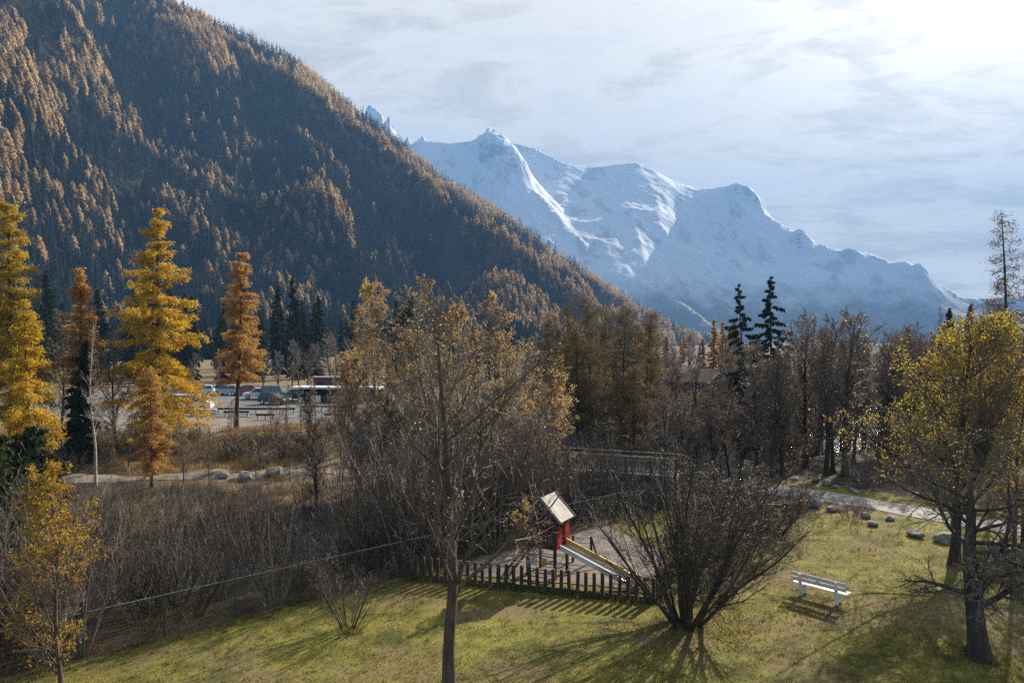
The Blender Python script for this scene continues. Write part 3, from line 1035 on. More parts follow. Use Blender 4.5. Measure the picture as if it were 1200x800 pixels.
def conifer(seed, H, r0, W, nb=110, clear=.12, pw=.85, droop=-.25, tipup=.35, sec=9, needles=26000, nl=.085, nw=.035, mats=('dark_bark', 'twig_dark', 'needle_yellow'),
            gaps=.25, hang=.15, lowcut=.15, blen=.30, lean=(0, 0), twig=.012, asym=0.0, fluff=.10, tiers=0):
    """straight trunk, whorled boughs, needles in hanging sprays; returns parts"""
    rng = np.random.default_rng(seed)
    P0, r_ = grow(rng, np.zeros((1, 3)), np.array([[lean[0], lean[1], 1.0]]), np.array([H]), np.array([r0]), 16, .012, (0, 0, .2), .08)
    r_[0, 0] *= 1.35
    q = np.sort((np.arange(nb) + rng.uniform(0, 1, nb)) / nb)
    if tiers:
        q = (np.floor(q * tiers) + .5 + rng.normal(size=nb) * .16) / tiers
    t = np.clip(clear + (1 - clear) * q * .985, clear, .985)
    i = np.clip((t * 16).astype(int), 0, 15)
    fr = (t * 16 - i)[:, None]
    S = P0[0, i] * (1 - fr) + P0[0, i + 1] * fr
    az = np.arange(nb) * 2.4 + rng.normal(size=nb) * .5
    prof = (1 - t) ** pw * np.where(t < clear + lowcut, .55 + .45 * (t - clear) / lowcut, 1) + .035
    L = W * prof * rng.uniform(.55, 1.15, nb) * (1 + asym * np.cos(az - 1.0))
    L *= np.where(rng.uniform(size=nb) < gaps * .5, .45, 1)
    el = R(18) * (t - .45) * 2 + rng.normal(size=nb) * .1
    D = np.stack([np.cos(az) * np.cos(el), np.sin(az) * np.cos(el), np.sin(el)], 1)
    K = 5
    el = el + rng.normal(size=nb) * .16
    P1 = np.zeros((nb, K + 1, 3))
    P1[:, 0] = S
    d = D.copy()
    for k in range(1, K + 1):
        z = (droop if k < 4 else tipup) * (1 - .6 * t)
        d = unit(d + rng.normal(size=(nb, 3)) * .06 + np.stack([0 * z, 0 * z, z], 1) * .5)
        P1[:, k] = P1[:, k - 1] + d * (L / K)[:, None]
    R1 = np.maximum(r0 * .16 * (L / W)[:, None] * np.linspace(1, .25, K + 1)[None], twig * .6)
    S2, D2, L2, rr2, _ = spawn(rng, P1, R1, L, sec, .12, 1.0, 55, 12, lambda q: blen * (1.1 - .55 * q), .5, twig * .5)
    D2[:, 2] *= .35
    P2, R2 = grow(rng, S2, D2, L2, rr2, 3, .08, (0, 0, -hang * 2), .5)
    tr = MB().tubes(P0, r_, 8)
    cr = MB().tubes(P1, R1, 4).tubes(P2, R2, 3)
    wts = L2 / L2.sum()
    b = rng.choice(len(L2), size=needles, p=wts)
    f = rng.uniform(0, 1, needles) * 2.9999
    ii = f.astype(int)
    C = P2[b, ii] * (1 - (f - ii))[:, None] + P2[b, ii + 1] * (f - ii)[:, None]
    Dn = unit(P2[b, ii + 1] - P2[b, ii])
    Dn[:, 2] -= hang
    C = C + rng.normal(size=C.shape) * fluff + np.array([0, 0, -hang * nl])
    cr.leaves(C, nl, nw, rng, m=1, D=Dn)
    return [('trunk', tr, M[mats[0]]), ('crown', cr, [M[mats[1]], M[mats[2]]])]


def shrub(seed, H, ns=14, spread=.5, lean=(0, 0), n2=9, n3=5, base=.25, leafn=0, leafsize=.03, r0=.03, twig=.006, wob=.06, up=.5, mats=('twig_dark', 'twig', 'leaf_brown'), n4=0):
    """many stems from one root; returns parts stems and crown"""
    rng = np.random.default_rng(seed)
    a = rng.uniform(0, 2 * np.pi, ns)
    q = np.sqrt(rng.uniform(0, 1, ns))
    S = np.stack([np.cos(a) * q * base, np.sin(a) * q * base, np.full(ns, -.1)], 1)
    D = np.stack([np.cos(a) * spread * q + lean[0], np.sin(a) * spread * q + lean[1], np.ones(ns)], 1)
    L = H * rng.uniform(.6, 1.08, ns) * (1 + .1 * q)
    P1, R1 = grow(rng, S, D, L, r0 * rng.uniform(.6, 1.2, ns), 8, wob, (lean[0] * .3, lean[1] * .3, up), .18)
    S, D, L2, rr2, _ = spawn(rng, P1, R1, L, n2, .15, .98, 30, 10, lambda t: .42 * (1.1 - .75 * t), .5, twig * 1.2)
    P2, R2 = grow(rng, S, D, L2, rr2, 4, wob * 1.6, (0, 0, up * .6), .35)
    S, D, L3, rr3, _ = spawn(rng, P2, R2, L2, n3, .15, 1, 32, 12, lambda t: .5 * (1.1 - .6 * t), .6, twig)
    P3, R3 = grow(rng, S, D, L3, rr3, 3, wob * 2, (0, 0, up * .3), .5)
    st = MB().tubes(P1, R1, 6)
    cr = MB().tubes(P2, R2, 3).tubes(P3, R3, 3)
    last = P3
    if n4:
        S, D, L4, rr4, _ = spawn(rng, P3, R3, L3, n4, .1, 1, 36, 14, lambda t: .6, .8, twig * .8)
        last, R4 = grow(rng, S, D, L4, rr4, 2, wob * 2, (0, 0, up * .2), .7)
        cr.tubes(last, R4, 3)
    if leafn:
        C, _ = along(rng, last, leafn)
        cr.leaves(C + rng.normal(size=C.shape) * leafsize, leafsize, leafsize * .65, rng, m=1)
    return [('stem_cluster', st, M[mats[0]]), ('crown', cr, [M[mats[1]], M[mats[2]]])]


def place(name, label, cat, parts, px, Y, rz=0.0, group=None, dz=0.0):
    x = (px - 600) / 800 * Y
    return put(name, label, cat, parts, (x, Y, gz(x, Y) + dz - .05), rz, group)

# ------------------------------------------------------------------ play area, fences, bench
def ground_at(x, y, dz=0.0):
    return (x, y, gz(x, y) + dz)


# wire fence along the top of the river bank
fd = (FENCE_B - FENCE_A)
flen = float(np.hypot(*fd))
fd = fd / flen
wf = thing('wire_fence', 'long dark green wire mesh fence running along the top of the river bank', 'fence', (*FENCE_A, 0))
FH = 1.25
npost = int(flen / 2.0) + 1
fpts = []
pm = MB().bar((0, 0, -.2), (0, 0, FH + .03), .03, 8).mesh('post', M['green_wire'])
for k in range(npost):
    p = FENCE_A + fd * k * 2.0
    z = gz(*p)
    fpts.append((p[0] - FENCE_A[0], p[1] - FENCE_A[1], z))
    o = bpy.data.objects.new('post', pm)
    COL.objects.link(o)
    o.parent = wf
    o.location = fpts[-1]
mb = MB()
for a, b in zip(fpts[:-1], fpts[1:]):
    mb.bar(np.array(a) + (0, 0, FH), np.array(b) + (0, 0, FH), .017, 6)
mb.obj('top_rail', M['rail_paint'], wf)
mb = MB()
for a, b in zip(fpts[:-1], fpts[1:]):
    a, b = np.array(a), np.array(b)
    P = []
    for f in np.arange(0.02, 1.0, .04):
        q = a + (b - a) * f
        P.append([q + (0, 0, .05), q + (0, 0, FH)])
    for h in np.arange(.08, FH, .1):
        P.append([a + (0, 0, h), b + (0, 0, h)])
    P = np.array(P)
    mb.tubes(P, np.full(P.shape[:2], .0017), 3)
mb.obj('wire_mesh', M['green_wire'], wf)

# palisade of dark posts in front of the play area
pal = thing('palisade_fence', 'low fence of dark upright wooden posts in front of the playground', 'fence', (0, 0, 0))
PL = [np.array(p) for p in ((-3.95, 24.55), (4.6, 22.15), (5.7, 24.2))]
post_m = MB().box((0, 0, .36), (.115, .115, .94), bev=.012).mesh('post', M['wood_dark'])
stub_m = MB().box((0, 0, .08), (.085, .085, .26), bev=.01).mesh('stub', M['wood_dark'])
rr = np.random.default_rng(3)
for a, b in zip(PL[:-1], PL[1:]):
    n = int(np.hypot(*(b - a)) / .272)
    for k in range(n):
        p = a + (b - a) * (k / n)
        o = bpy.data.objects.new('post', post_m)
        COL.objects.link(o)
        o.parent = pal
        o.location = (p[0], p[1], gz(*p) + rr.normal() * .012)
        o.rotation_euler = (rr.normal() * .015, rr.normal() * .015, math.atan2(*(b - a)[::-1]) + rr.normal() * .05)
        q = a + (b - a) * ((k + .5) / n)
        o = bpy.data.objects.new('stub', stub_m)
        COL.objects.link(o)
        o.parent = pal
        o.location = (q[0], q[1], gz(*q) + rr.normal() * .012)
    mb = MB()
    d_ = (b - a) / np.hypot(*(b - a))
    off = np.array([-d_[1], d_[0]]) * .075
    mb.bar((*(a + off), gz(*a) + .13), (*(b + off), gz(*b) + .13), .035, 6)
    mb.obj('rail', M['wood_dark'], pal)

# play tower with slide
tw = thing('play_tower', 'wooden climbing tower with pale tilted roof panel, red panels and yellow sided slide', 'play tower', (1.3, 24.95, gz(1.3, 24.95) + .02), R(-30))
for sx in (-.55, .55):
    for sy in (-.5, .5):
        MB().box((sx, sy, 1.1), (.1, .1, 2.3), bev=.012).obj('post', M['wood_dark'], tw)
MB().box((0, 0, 1.1), (1.2, 1.1, .06), bev=.008).obj('platform', M['wood_dark'], tw)
sl = math.atan2(.78, .80)
ln = 1.14
for s in (1, -1):
    MB().box((s * .40, 0, 2.48), (ln, 1.16, .03), ry=s * sl, bev=.006).obj('roof_panel', M['roof_board' if s > 0 else 'wood_dark'], tw)
for sy in (-.60, .60):
    mb = MB()
    for s in (1, -1):
        mb.box((s * .41, sy, 2.47), (ln + .04, .035, .10), ry=s * sl, bev=.004)
    mb.obj('bargeboard', M['wood_worn'], tw)
for sy in (-.555, .555):
    mb = MB()
    for k_ in range(7):
        mb.box((-.43 + k_ * .143, sy, 1.43), (.115, .03, .60), bev=.006)
    for h_ in (1.2, 1.66):
        mb.box((0, sy * .955, h_), (1.0, .03, .07), bev=.006)
    mb.obj('side_panel', M['red_slat'], tw)
    MB().box((0, sy, 2.12), (1.0, .03, .10), bev=.006).obj('tie_beam', M['wood_dark'], tw)
# slide gate: red panel with an arched top on each side of the opening
prof = [(-.5, 1.1), (-.5, 1.62)] + [(-.5 + .22 * (1 - math.cos(a)) , 1.62 + .26 * math.sin(a)) for a in np.linspace(.2, math.pi / 2, 6)] + [(-.14, 1.78), (-.14, 1.1)]
for s in (1, -1):
    mb = MB()
    n = len(prof)
    V = [(.60 + dx, s * y, z) for dx in (0, .05) for y, z in prof]
    F = [[i, (i + 1) % n, n + (i + 1) % n, n + i] for i in range(n)]
    T = [[0, i, i + 1] for i in range(1, n - 1)] + [[n, n + i + 1, n + i] for i in range(1, n - 1)]
    mb.add(V, F, T).obj('slide_gate', M['red_panel'], tw)
s0, s1 = np.array([.62, 0, 1.14]), np.array([3.15, 0, .30])
SP = [s0, s0 + (s1 - s0) * .85, s1 + (-.1, 0, -.02), s1 + (.3, 0, -.03)]
mb = MB()
V, F = [], []
for p in SP:
    for y, dz in ((-.24, .03), (-.18, 0), (.18, 0), (.24, .03)):
        V.append((p[0], y, p[2] + dz))
for i in range(len(SP) - 1):
    for j in range(3):
        F.append([4 * i + j, 4 * i + j + 1, 4 * i + j + 5, 4 * i + j + 4])
mb.add(V, F)
mb.add([(v[0], v[1], v[2] - .02) for v in V], [f[::-1] for f in F])
sld = mb.obj('slide', M['steel'], tw)
for s in (-1, 1):
    mb = MB()
    V = []
    for p in SP:
        for dy in (0, .04):
            V += [(p[0], s * .245 + s * dy, p[2] - .10), (p[0], s * .245 + s * dy, p[2] + (.19 if s > 0 else .08))]
    F = []
    for i in range(len(SP) - 1):
        b = 4 * i
        F += [[b, b + 1, b + 5, b + 4], [b + 2, b + 6, b + 7, b + 3], [b + 1, b + 3, b + 7, b + 5], [b, b + 4, b + 6, b + 2]]
    e = 4 * (len(SP) - 1)
    F += [[0, 2, 3, 1], [e, e + 1, e + 3, e + 2]]
    mb.add(V, F).obj('side_board', M['yellow_panel' if s > 0 else 'white_paint'], sld)
MB().box((3.3, 0, .13), (.34, .44, .26), bev=.02).obj('foot_block', M['yellow_panel'], sld)
# ladder ramp on the far side, climbing bars underneath
mb = MB()
for s in (-.42, .42):
    mb.bar((-.6, s, 1.1), (-1.5, s, 0), .045, 6)
for f in np.linspace(.12, .9, 6):
    mb.bar((-.6 - .9 * f, -.42, 1.1 * (1 - f)), (-.6 - .9 * f, .42, 1.1 * (1 - f)), .025, 6)
mb.obj('ladder', M['wood_dark'], tw)
mb = MB()
for h in (.3, .55, .8):
    for sy in (-.5, .5):
        mb.bar((-.55, sy, h), (.55, sy, h), .022, 6)
mb.bar((.55, -.5, .3), (.55, .5, .8), .02, 6)
mb.obj('rung', M['wood_grey'], tw)
MB().box((-.3, -.57, .62), (.34, .02, .36), bev=.004).obj('play_panel', M['plaster'], tw)
MB().box((.15, -.57, .62), (.22, .02, .26), bev=.004).obj('play_panel', M['yellow_panel'], tw)
fr = thing('climbing_frame', 'low dark wooden climbing frame with pale rungs beside the play tower', 'climbing frame', ground_at(2.35, 26.3, .02), R(-12))
for x in (-.7, 0, .7):
    MB().box((x, 0, .5), (.09, .09, 1.05), bev=.01).obj('post', M['wood_dark'], fr)
for h in (.25, .5, .75, .95):
    MB().bar((-.7, 0, h), (.7, 0, h), .02, 6).obj('rung', M['wood_grey'], fr)
MB().bar((.7, 0, .98), (1.1, -.5, 0), .04, 6).obj('brace', M['wood_dark'], fr)

# white bench
bn = thing('park_bench', 'white bench with slatted back standing alone on the sunny lawn', 'bench', ground_at(10.1, 22.4), R(-46))
# local x along the bench, +y the way it faces (away to the sun)
for sx in (-.62, .62):
    mb = MB()
    mb.box((sx, -.16, .42), (.11, .07, .92), rx=R(8), bev=.012)
    mb.box((sx, .22, .2), (.11, .07, .46), bev=.012)
    mb.box((sx, .03, .36), (.09, .42, .06), bev=.012)
    mb.obj('leg', M['white_paint'], bn)
for k, y in enumerate((.03, .24)):
    MB().box((0, y, .435), (1.9, .19, .045), bev=.01).obj('seat_slat', M['white_paint'], bn)
MB().box((0, -.175, .82), (1.9, .035, .15), rx=R(8), bev=.01).obj('back_slat', M['white_paint'], bn)
MB().box((0, -.15, .635), (1.9, .035, .15), rx=R(8), bev=.01).obj('back_slat', M['white_paint'], bn)
MB().box((0, -.163, .728), (.12, .03, .07), rx=R(8), bev=.004).obj('spacer', M['white_paint'], bn)

bn.scale = (.93, .93, .87)

# ------------------------------------------------------------------ bridge
BA, BB = np.array([1.6, 46.6]), np.array([10.6, 43.15])
bl = float(np.hypot(*(BB - BA)))
br = thing('foot_bridge', 'grey wooden footbridge with close set balusters crossing the river', 'bridge', (*BA, .08), math.atan2(*(BB - BA)[::-1]))
MB().box((bl / 2, 0, 0), (bl, 2.0, .10), bev=.01).obj('deck', M['wood_grey'], br)
for s in (-.8, .8):
    MB().box((bl / 2, s, -.28), (bl, .16, .42), bev=.01).obj('beam', M['wood_dark'], br)
for s in (-1, 1):
    for k in range(7):
        MB().box((.1 + k * (bl - .2) / 6, s * .98, .5), (.13, .11, 1.2), bev=.01).obj('post', M['wood_dark'], br)
    mb = MB()
    mb.box((bl / 2, s * .98, 1.13), (bl, .13, .05), bev=.008)
    mb.box((bl / 2, s * .98, .88), (bl, .05, .07), bev=.008)
    mb.box((bl / 2, s * .98, .16), (bl, .05, .07), bev=.008)
    mb.obj('railing', M['wood_worn'], br)
    mb = MB()
    for x in np.arange(.12, bl, .115):
        mb.box((x, s * .98 - s * .04, .50), (.07, .022, .74))
    mb.obj('baluster_infill', M['wood_worn'], br)
for x, y, nm in ((BA[0], BA[1], 'a'), (BB[0], BB[1], 'b')):
    d_ = (BB - BA) / bl * (.7 if nm == 'a' else -.7)
    MB().box((d_[0] * 0 + (.7 if nm == 'a' else bl - .7), 0, -1.1), (1.2, 2.3, 2.0), bev=.05).obj('abutment', M['rock'], br)


# ------------------------------------------------------------------ rocks
def rock_mesh(seed):
    import bmesh
    bm = bmesh.new()
    bmesh.ops.create_icosphere(bm, subdivisions=3, radius=1)
    r_ = np.random.default_rng(seed)
    cuts = [(unit(r_.normal(size=3)), r_.uniform(.5, .92)) for _ in range(16)]
    for v in bm.verts:
        p = np.array(v.co)
        for n, d in cuts:
            e = p @ n - d
            if e > 0:
                p = p - n * e * .92
        k = 1 + .10 * (float(vnoise(np.array(p[0] * 2.3 + seed), np.array(p[1] * 2.3 + p[2] * 1.7), seed)) - .5)
        v.co = p * k
    me = bpy.data.meshes.new('boulder')
    bm.to_mesh(me)
    bm.free()
    me.materials.append(M['rock'])
    return me


ROCKS = [rock_mesh(s) for s in range(5)]
rk = np.random.default_rng(11)


def boulder(px, py, Y, w, label, group=None, k=0, flat=.7):
    x = (px - 600) / 800 * Y
    o = bpy.data.objects.new('boulder', ROCKS[k % 5])
    COL.objects.link(o)
    s = w / 800 * Y / 2
    o.scale = (s * 1.1, s * .9, s * flat)
    o.location = (x, Y, gz(x, Y) + s * flat * .45)
    o.rotation_euler = (rk.normal() * .15, rk.normal() * .15, rk.uniform(0, 6))
    tag(o, label, 'boulder', group)
    return o


boulder(261, 553, 49.5, 17, 'angular grey boulder with sunlit right face on the far bank path', k=0, flat=.95)
boulder(288, 553, 49.8, 22, 'low rounded grey boulder in the middle of the far bank path row', k=1)
boulder(322, 548, 50.4, 24, 'broad dark boulder at the right end of the far bank path row', k=2)
boulder(306, 534, 55.0, 20, 'pale pointed boulder on the slope above the far bank path', k=3)
boulder(263, 541, 53.5, 16, 'small brown boulder half hidden in dry grass above the path', k=4, flat=.5)
boulder(377, 516, 57.0, 14, 'whitish boulder on the bank right of the orange larch', k=3)
boulder(948, 590, 35.2, 27, 'large bluish grey boulder on the lawn edge of the gravel path', k=1, flat=.95)
boulder(975, 596, 34.2, 20, 'low flat boulder right of the large boulder by the path', k=2, flat=.55)
boulder(1014, 600, 33.0, 15, 'small boulder at the shrub on the lawn edge of the path', k=3)
boulder(956, 562, 41.5, 13, 'rounded boulder at the foot of the trees beyond the path', k=0)
boulder(932, 559, 42.0, 13, 'flat sunlit boulder under the dark trunks beyond the path', k=2, flat=.5)
boulder(980, 575, 39.5, 11, 'pale boulder on the far verge near the bend of the path', k=4)
boulder(1001, 579, 38.5, 14, 'long low boulder on the far verge of the path', k=1, flat=.5)
boulder(968, 568, 40.5, 14, 'dark mossy boulder between the pale boulders beyond the path', k=2)
boulder(1072, 622, 29.8, 22, 'dark boulder below the path left of the yellow birch', k=0)
boulder(1108, 630, 29.0, 26, 'dark boulder below the path right under the birch boughs', k=3)
boulder(1024, 612, 31.5, 14, 'grey stone in the shade at the lower edge of the path', k=4)
boulder(1044, 606, 32.5, 14, 'rounded stone beside the shaded shrub at the path', k=2)
boulder(1168, 640, 27.6, 26, 'mossy dark boulder at the lawn edge behind the pollarded tree', k=1)
boulder(1195, 648, 26.8, 24, 'grey boulder behind the pollarded tree close to the thin trunk', k=2)
for k in range(46):
    u = rk.uniform(0, 1)
    arc_i = rk.integers(0, 8)
    a, b = RIVER[arc_i + 1], RIVER[arc_i + 2]
    p = a + (b - a) * rk.uniform()
    d_ = (b - a) / np.hypot(*(b - a))
    p = p + np.array([-d_[1], d_[0]]) * rk.choice([-1, 1]) * rk.uniform(3.0, 4.9)
    o = bpy.data.objects.new('river_stone', ROCKS[k % 5])
    COL.objects.link(o)
    s = rk.uniform(.18, .55)
    o.scale = (s * 1.2, s, s * .7)
    o.location = (p[0], p[1], max(gz(*p), -2.3) + .1 * s)
    o.rotation_euler = (0, 0, rk.uniform(0, 6))
    tag(o, 'grey stone lying at the edge of the river water', 'stone', 'stones along the river edge')

# ------------------------------------------------------------------ car park
def car(name, label, paint, loc, rz, van=False):
    t = thing(name, label, 'car', loc, rz)
    L_, Wd = 4.3, 1.76
    if van:
        low = [(-2.25, .32), (-2.3, .75), (-2.28, 1.12), (1.35, 1.12), (2.2, .95), (2.3, .6), (2.25, .32)]
        top = [(-2.26, 1.12), (-2.2, 1.88), (-2.05, 1.95), (.7, 1.95), (.95, 1.88), (1.5, 1.12)]
    else:
        low = [(-2.1, .3), (-2.15, .62), (-2.1, .98), (-1.9, 1.02), (.85, 1.0), (1.85, .88), (2.1, .7), (2.12, .35), (2.0, .28)]
        top = [(-1.95, 1.01), (-1.6, 1.50), (-1.4, 1.56), (.05, 1.56), (.25, 1.50), (1.0, 1.0)]

    def loft(P, w0, w1, z0, z1):
        mb = MB()
        V = []
        n = len(P)
        for s in (-1, 1):
            for x, z in P:
                f = (z - z0) / (z1 - z0)
                V.append((x, s * (w0 + (w1 - w0) * f) / 2, z))
        F = [[i, (i + 1) % n, n + (i + 1) % n, n + i] for i in range(n)]
        T = [[0, i, i + 1] for i in range(1, n - 1)] + [[n, n + i + 1, n + i] for i in range(1, n - 1)]
        mb.add(V, F, T)
        return mb
    loft(low, Wd, Wd, .3, 1.1).obj('body', M[paint], t)
    zt = max(z for _, z in top)
    loft([(x * .985, z - .035 if z > zt - .12 else z) for x, z in top], Wd * .95, Wd * .80, 1.0, zt).obj('window_band', M['glass'], t)
    MB().box(((top[2][0] + top[3][0]) / 2, 0, zt - .02), (top[3][0] - top[2][0] + .3, Wd * .80, .06), bev=.02).obj('roof', M[paint], t)
    for s in (-1, 1):
        mb = MB()
        mb.bar((top[1][0], s * Wd * .405, top[1][1]), (top[0][0], s * Wd * .475, 1.0), .05, 6)
        mb.bar((top[4][0], s * Wd * .405, top[4][1]), (top[5][0], s * Wd * .475, 1.0), .04, 6)
        mb.bar((-.55, s * Wd * .41, zt - .04), (-.6, s * Wd * .475, 1.0), .05, 6)
        mb.obj('pillar', M[paint], t)
        MB().box((low[-3][0] - .05, s * .62, .70), (.12, .34, .16), bev=.03).obj('headlight', M['lamp_glass'], t)
        for x in (-1.35, 1.32):
            MB().bar((x, s * .70, .33), (x, s * .90, .33), .33, 18).obj('wheel', M['rubber'], t)
            MB().bar((x, s * .86, .33), (x, s * .91, .33), .20, 14).obj('rim', M['steel'], t.children[-1])
    return t


def on_yard(px, Y, dz=.06):
    x = (px - 600) / 800 * Y
    return (x, Y, gz(x, Y) + dz)


car('parked_car', 'dark teal hatchback parked facing the car park barrier', 'car_dark', on_yard(322, 92), R(-20))
car('parked_car', 'white car parked behind the orange larch at the far side', 'car_white', on_yard(302, 101), R(200))
car('parked_van', 'pale green van parked behind the dark teal hatchback', 'car_green', on_yard(325, 100), R(-15), True)
car('parked_car', 'dark car parked by the white roofed shelter', 'car_dark', on_yard(345, 98), R(170))
car('parked_van', 'white van parked half hidden by the big yellow larch', 'car_white', on_yard(226, 84), R(10), True)

for i_, (px_, Y_, pm_, rz_, lb_) in enumerate(((240, 108, 'car_white', 170, 'white car at the left end of the far row of parked cars'), (254, 109, 'car_dark', 175, 'dark car between two pale ones in the far parking row'),
                                              (267, 108, 'car_silver', 172, 'silver car in the far parking row left of the orange larch'), (289, 108, 'car_red', 170, 'dull red car in the far parking row by the orange larch'), (216, 107, 'car_silver', 168, 'silver car behind the big yellow larch'))):
    car('parked_car', lb_, pm_, on_yard(px_, Y_), R(rz_))
sh = thing('open_shelter', 'long low shelter with white roof edge at the back of the car park', 'shelter', on_yard(396, 96, 0), R(-4))
MB().box((0, 0, 2.05), (12.5, 3.0, .28), bev=.03).obj('roof', M['white_paint'], sh)
for x in (-6, -3, 0, 3, 6):
    MB().box((x, -1.35, .98), (.14, .14, 1.9), bev=.01).obj('post', M['wood_dark'], sh)
MB().box((0, 1.3, .95), (12.2, .12, 1.85), bev=.01).obj('back_wall', M['wood_dark'], sh)
MB().box((-1.5, .3, .45), (8.5, 1.0, .9), bev=.03).obj('bin_row', M['car_dark'], sh)

hut = thing('small_hut', 'small brown hut with flat grey roof behind the white roofed shelter', 'hut', on_yard(386, 112, 0), R(5))
MB().box((0, 0, 1.3), (4.6, 3, 2.6), bev=.03).obj('wall', M['roof_brown'], hut)
MB().box((0, 0, 2.68), (5.2, 3.6, .16), bev=.03).obj('roof', M['wood_worn'], hut)
MB().box((.8, -1.52, 1.4), (.9, .06, .8)).obj('window', M['glass'], hut)
MB().box((-1.2, -1.52, 1.0), (.9, .06, 2.0)).obj('door', M['wood_dark'], hut)


def barrier(px0, px1, Y, label):
    x0, x1 = (px0 - 600) / 800 * Y, (px1 - 600) / 800 * Y
    t = thing('timber_barrier', label, 'barrier', ((x0 + x1) / 2, Y, gz((x0 + x1) / 2, Y)))
    L_ = x1 - x0
    MB().box((0, 0, .62), (L_, .12, .24), bev=.02).obj('rail', M['wood_dark'], t)
    for x in np.linspace(-L_ / 2 + .2, L_ / 2 - .2, max(3, int(L_ / 2.4))):
        MB().box((x, .08, .36), (.16, .16, .78), bev=.015).obj('post', M['wood_grey'], t)


barrier(254, 346, 80, 'long dark timber barrier across the middle of the car park')
barrier(262, 292, 76.5, 'short dark timber barrier in front of the long one near the orange larch')
barrier(300, 322, 73.5, 'short low timber barrier just behind the dry grass bank')
barrier(352, 402, 83, 'timber barrier in front of the white roofed shelter')
barrier(380, 402, 74, 'short timber barrier at the right end of the car park')

sg = thing('notice_board', 'white notice board on two slanting legs in the car park', 'notice board', on_yard(370, 78, 0), R(5))
MB().box((0, 0, 1.95), (1.0, .06, .75), bev=.01).obj('panel', M['plaster'], sg)
for s in (-1, 1):
    MB().bar((s * .25, .03, 1.8), (s * .7, .2, 0), .05, 8).obj('leg', M['wood_grey'], sg)

pt = thing('picnic_table', 'dark picnic table on the pale gravel beside the white van', 'picnic table', on_yard(238, 78, 0), R(8))
MB().box((0, 0, .74), (3.0, .8, .06), bev=.01).obj('table_top', M['wood_grey'], pt)
for s in (-.7, .7):
    MB().box((0, s, .45), (3.0, .28, .05), bev=.01).obj('seat', M['wood_dark'], pt)
for x in (-1.1, 1.1):
    mb = MB().bar((x, -.2, .72), (x, -.6, 0), .05, 6).bar((x, .2, .72), (x, .6, 0), .05, 6).box((x, 0, .4), (.07, 1.6, .08))
    mb.obj('leg', M['wood_dark'], pt)

lp = thing('sign_post', 'thin pole with small white plate beside the notice board', 'sign post', on_yard(352, 76, 0))
MB().bar((0, 0, 0), (0, 0, 2.3), .05, 8).obj('pole', M['steel'], lp)
MB().box((0, -.06, 2.0), (.35, .02, .5), bev=.003).obj('plate', M['white_paint'], lp)

tb = thing('banner', 'small turquoise banner on two posts behind the riverside shrubs', 'banner', on_yard(428, 56, 0), R(8))
MB().box((0, 0, 1.0), (1.25, .04, 1.2), bev=.005).obj('panel', M['turquoise'], tb)
for s in (-.66, .66):
    MB().bar((s, 0, -.1), (s, 0, 1.75), .035, 8).obj('post', M['wood_grey'], tb)


def chalet(label, px, Y, w, d, h, rz, roofmat='roof_brown', wallmat='wood_dark', pitch=26):
    x = (px - 600) / 800 * Y
    t = thing('chalet', label, 'house', (x, Y, gz(x, Y)), rz)
    rise = math.tan(R(pitch)) * w / 2
    V = [(-w / 2, -d / 2, 0), (w / 2, -d / 2, 0), (w / 2, d / 2, 0), (-w / 2, d / 2, 0), (-w / 2, -d / 2, h), (w / 2, -d / 2, h), (w / 2, d / 2, h), (-w / 2, d / 2, h), (0, -d / 2, h + rise), (0, d / 2, h + rise)]
    MB().add(V, [[0, 1, 5, 4], [1, 2, 6, 5], [2, 3, 7, 6], [3, 0, 4, 7]], [[4, 5, 8], [6, 7, 9]]).obj('wall', M[wallmat], t)
    for s in (-1, 1):
        sl_ = math.hypot(w / 2, rise) + .7
        rf = MB().box((s * (w / 4 + .30), 0, h + rise / 2 - .02), (sl_, d + 1.4, .16), ry=s * R(pitch), bev=.02).obj('roof', M[roofmat], t)
        if s < 0:
            MB().box((-w * .2, d * .2, h + rise * .8 + .5), (.6, .6, 1.5), bev=.03).obj('chimney', M['plaster'], rf)
    MB().box((0, -d / 2 - .73, h + rise + .02), (.2, .05, .2)).obj('ridge_end', M['plaster'], t)
    mb = MB()
    for s in (-1, 1):
        mb.box((s * (w / 4 + .30), -d / 2 - .72, h + rise / 2 - .02), (sl_, .05, .26), ry=s * R(pitch))
    mb.obj('bargeboard', M['white_paint'], t)
    for zx in (-.28, 0.02, .28):
        for zz in (.28, .68):
            f = MB().box((zx * w, -d / 2 - .02, h * zz + .3), (1.0, .06, 1.1)).obj('window', M['white_paint'], t)
            MB().box((zx * w, -d / 2 - .06, h * zz + .3), (.82, .03, .92)).obj('pane', M['glass'], f)
    MB().box((w * .4, -d / 2 - .02, 1.05), (1.0, .07, 2.1)).obj('door', M['wood_grey'], t)
    return t


chalet('grey blue chalet with white roof edge glimpsed between the dark pines', 737, 88, 6.5, 8, 2.3, R(-12), 'roof_brown', 'plaster')
chalet('dark chalet with pale roof edge left of the pines', 662, 92, 7, 8, 2.6, R(8), 'roof_brown', 'wood_dark')
chalet('brown roofed chalet among the trees left of the twin spruces', 817, 112, 7, 8, 2.2, R(40), 'roof_brown', 'wood_dark')

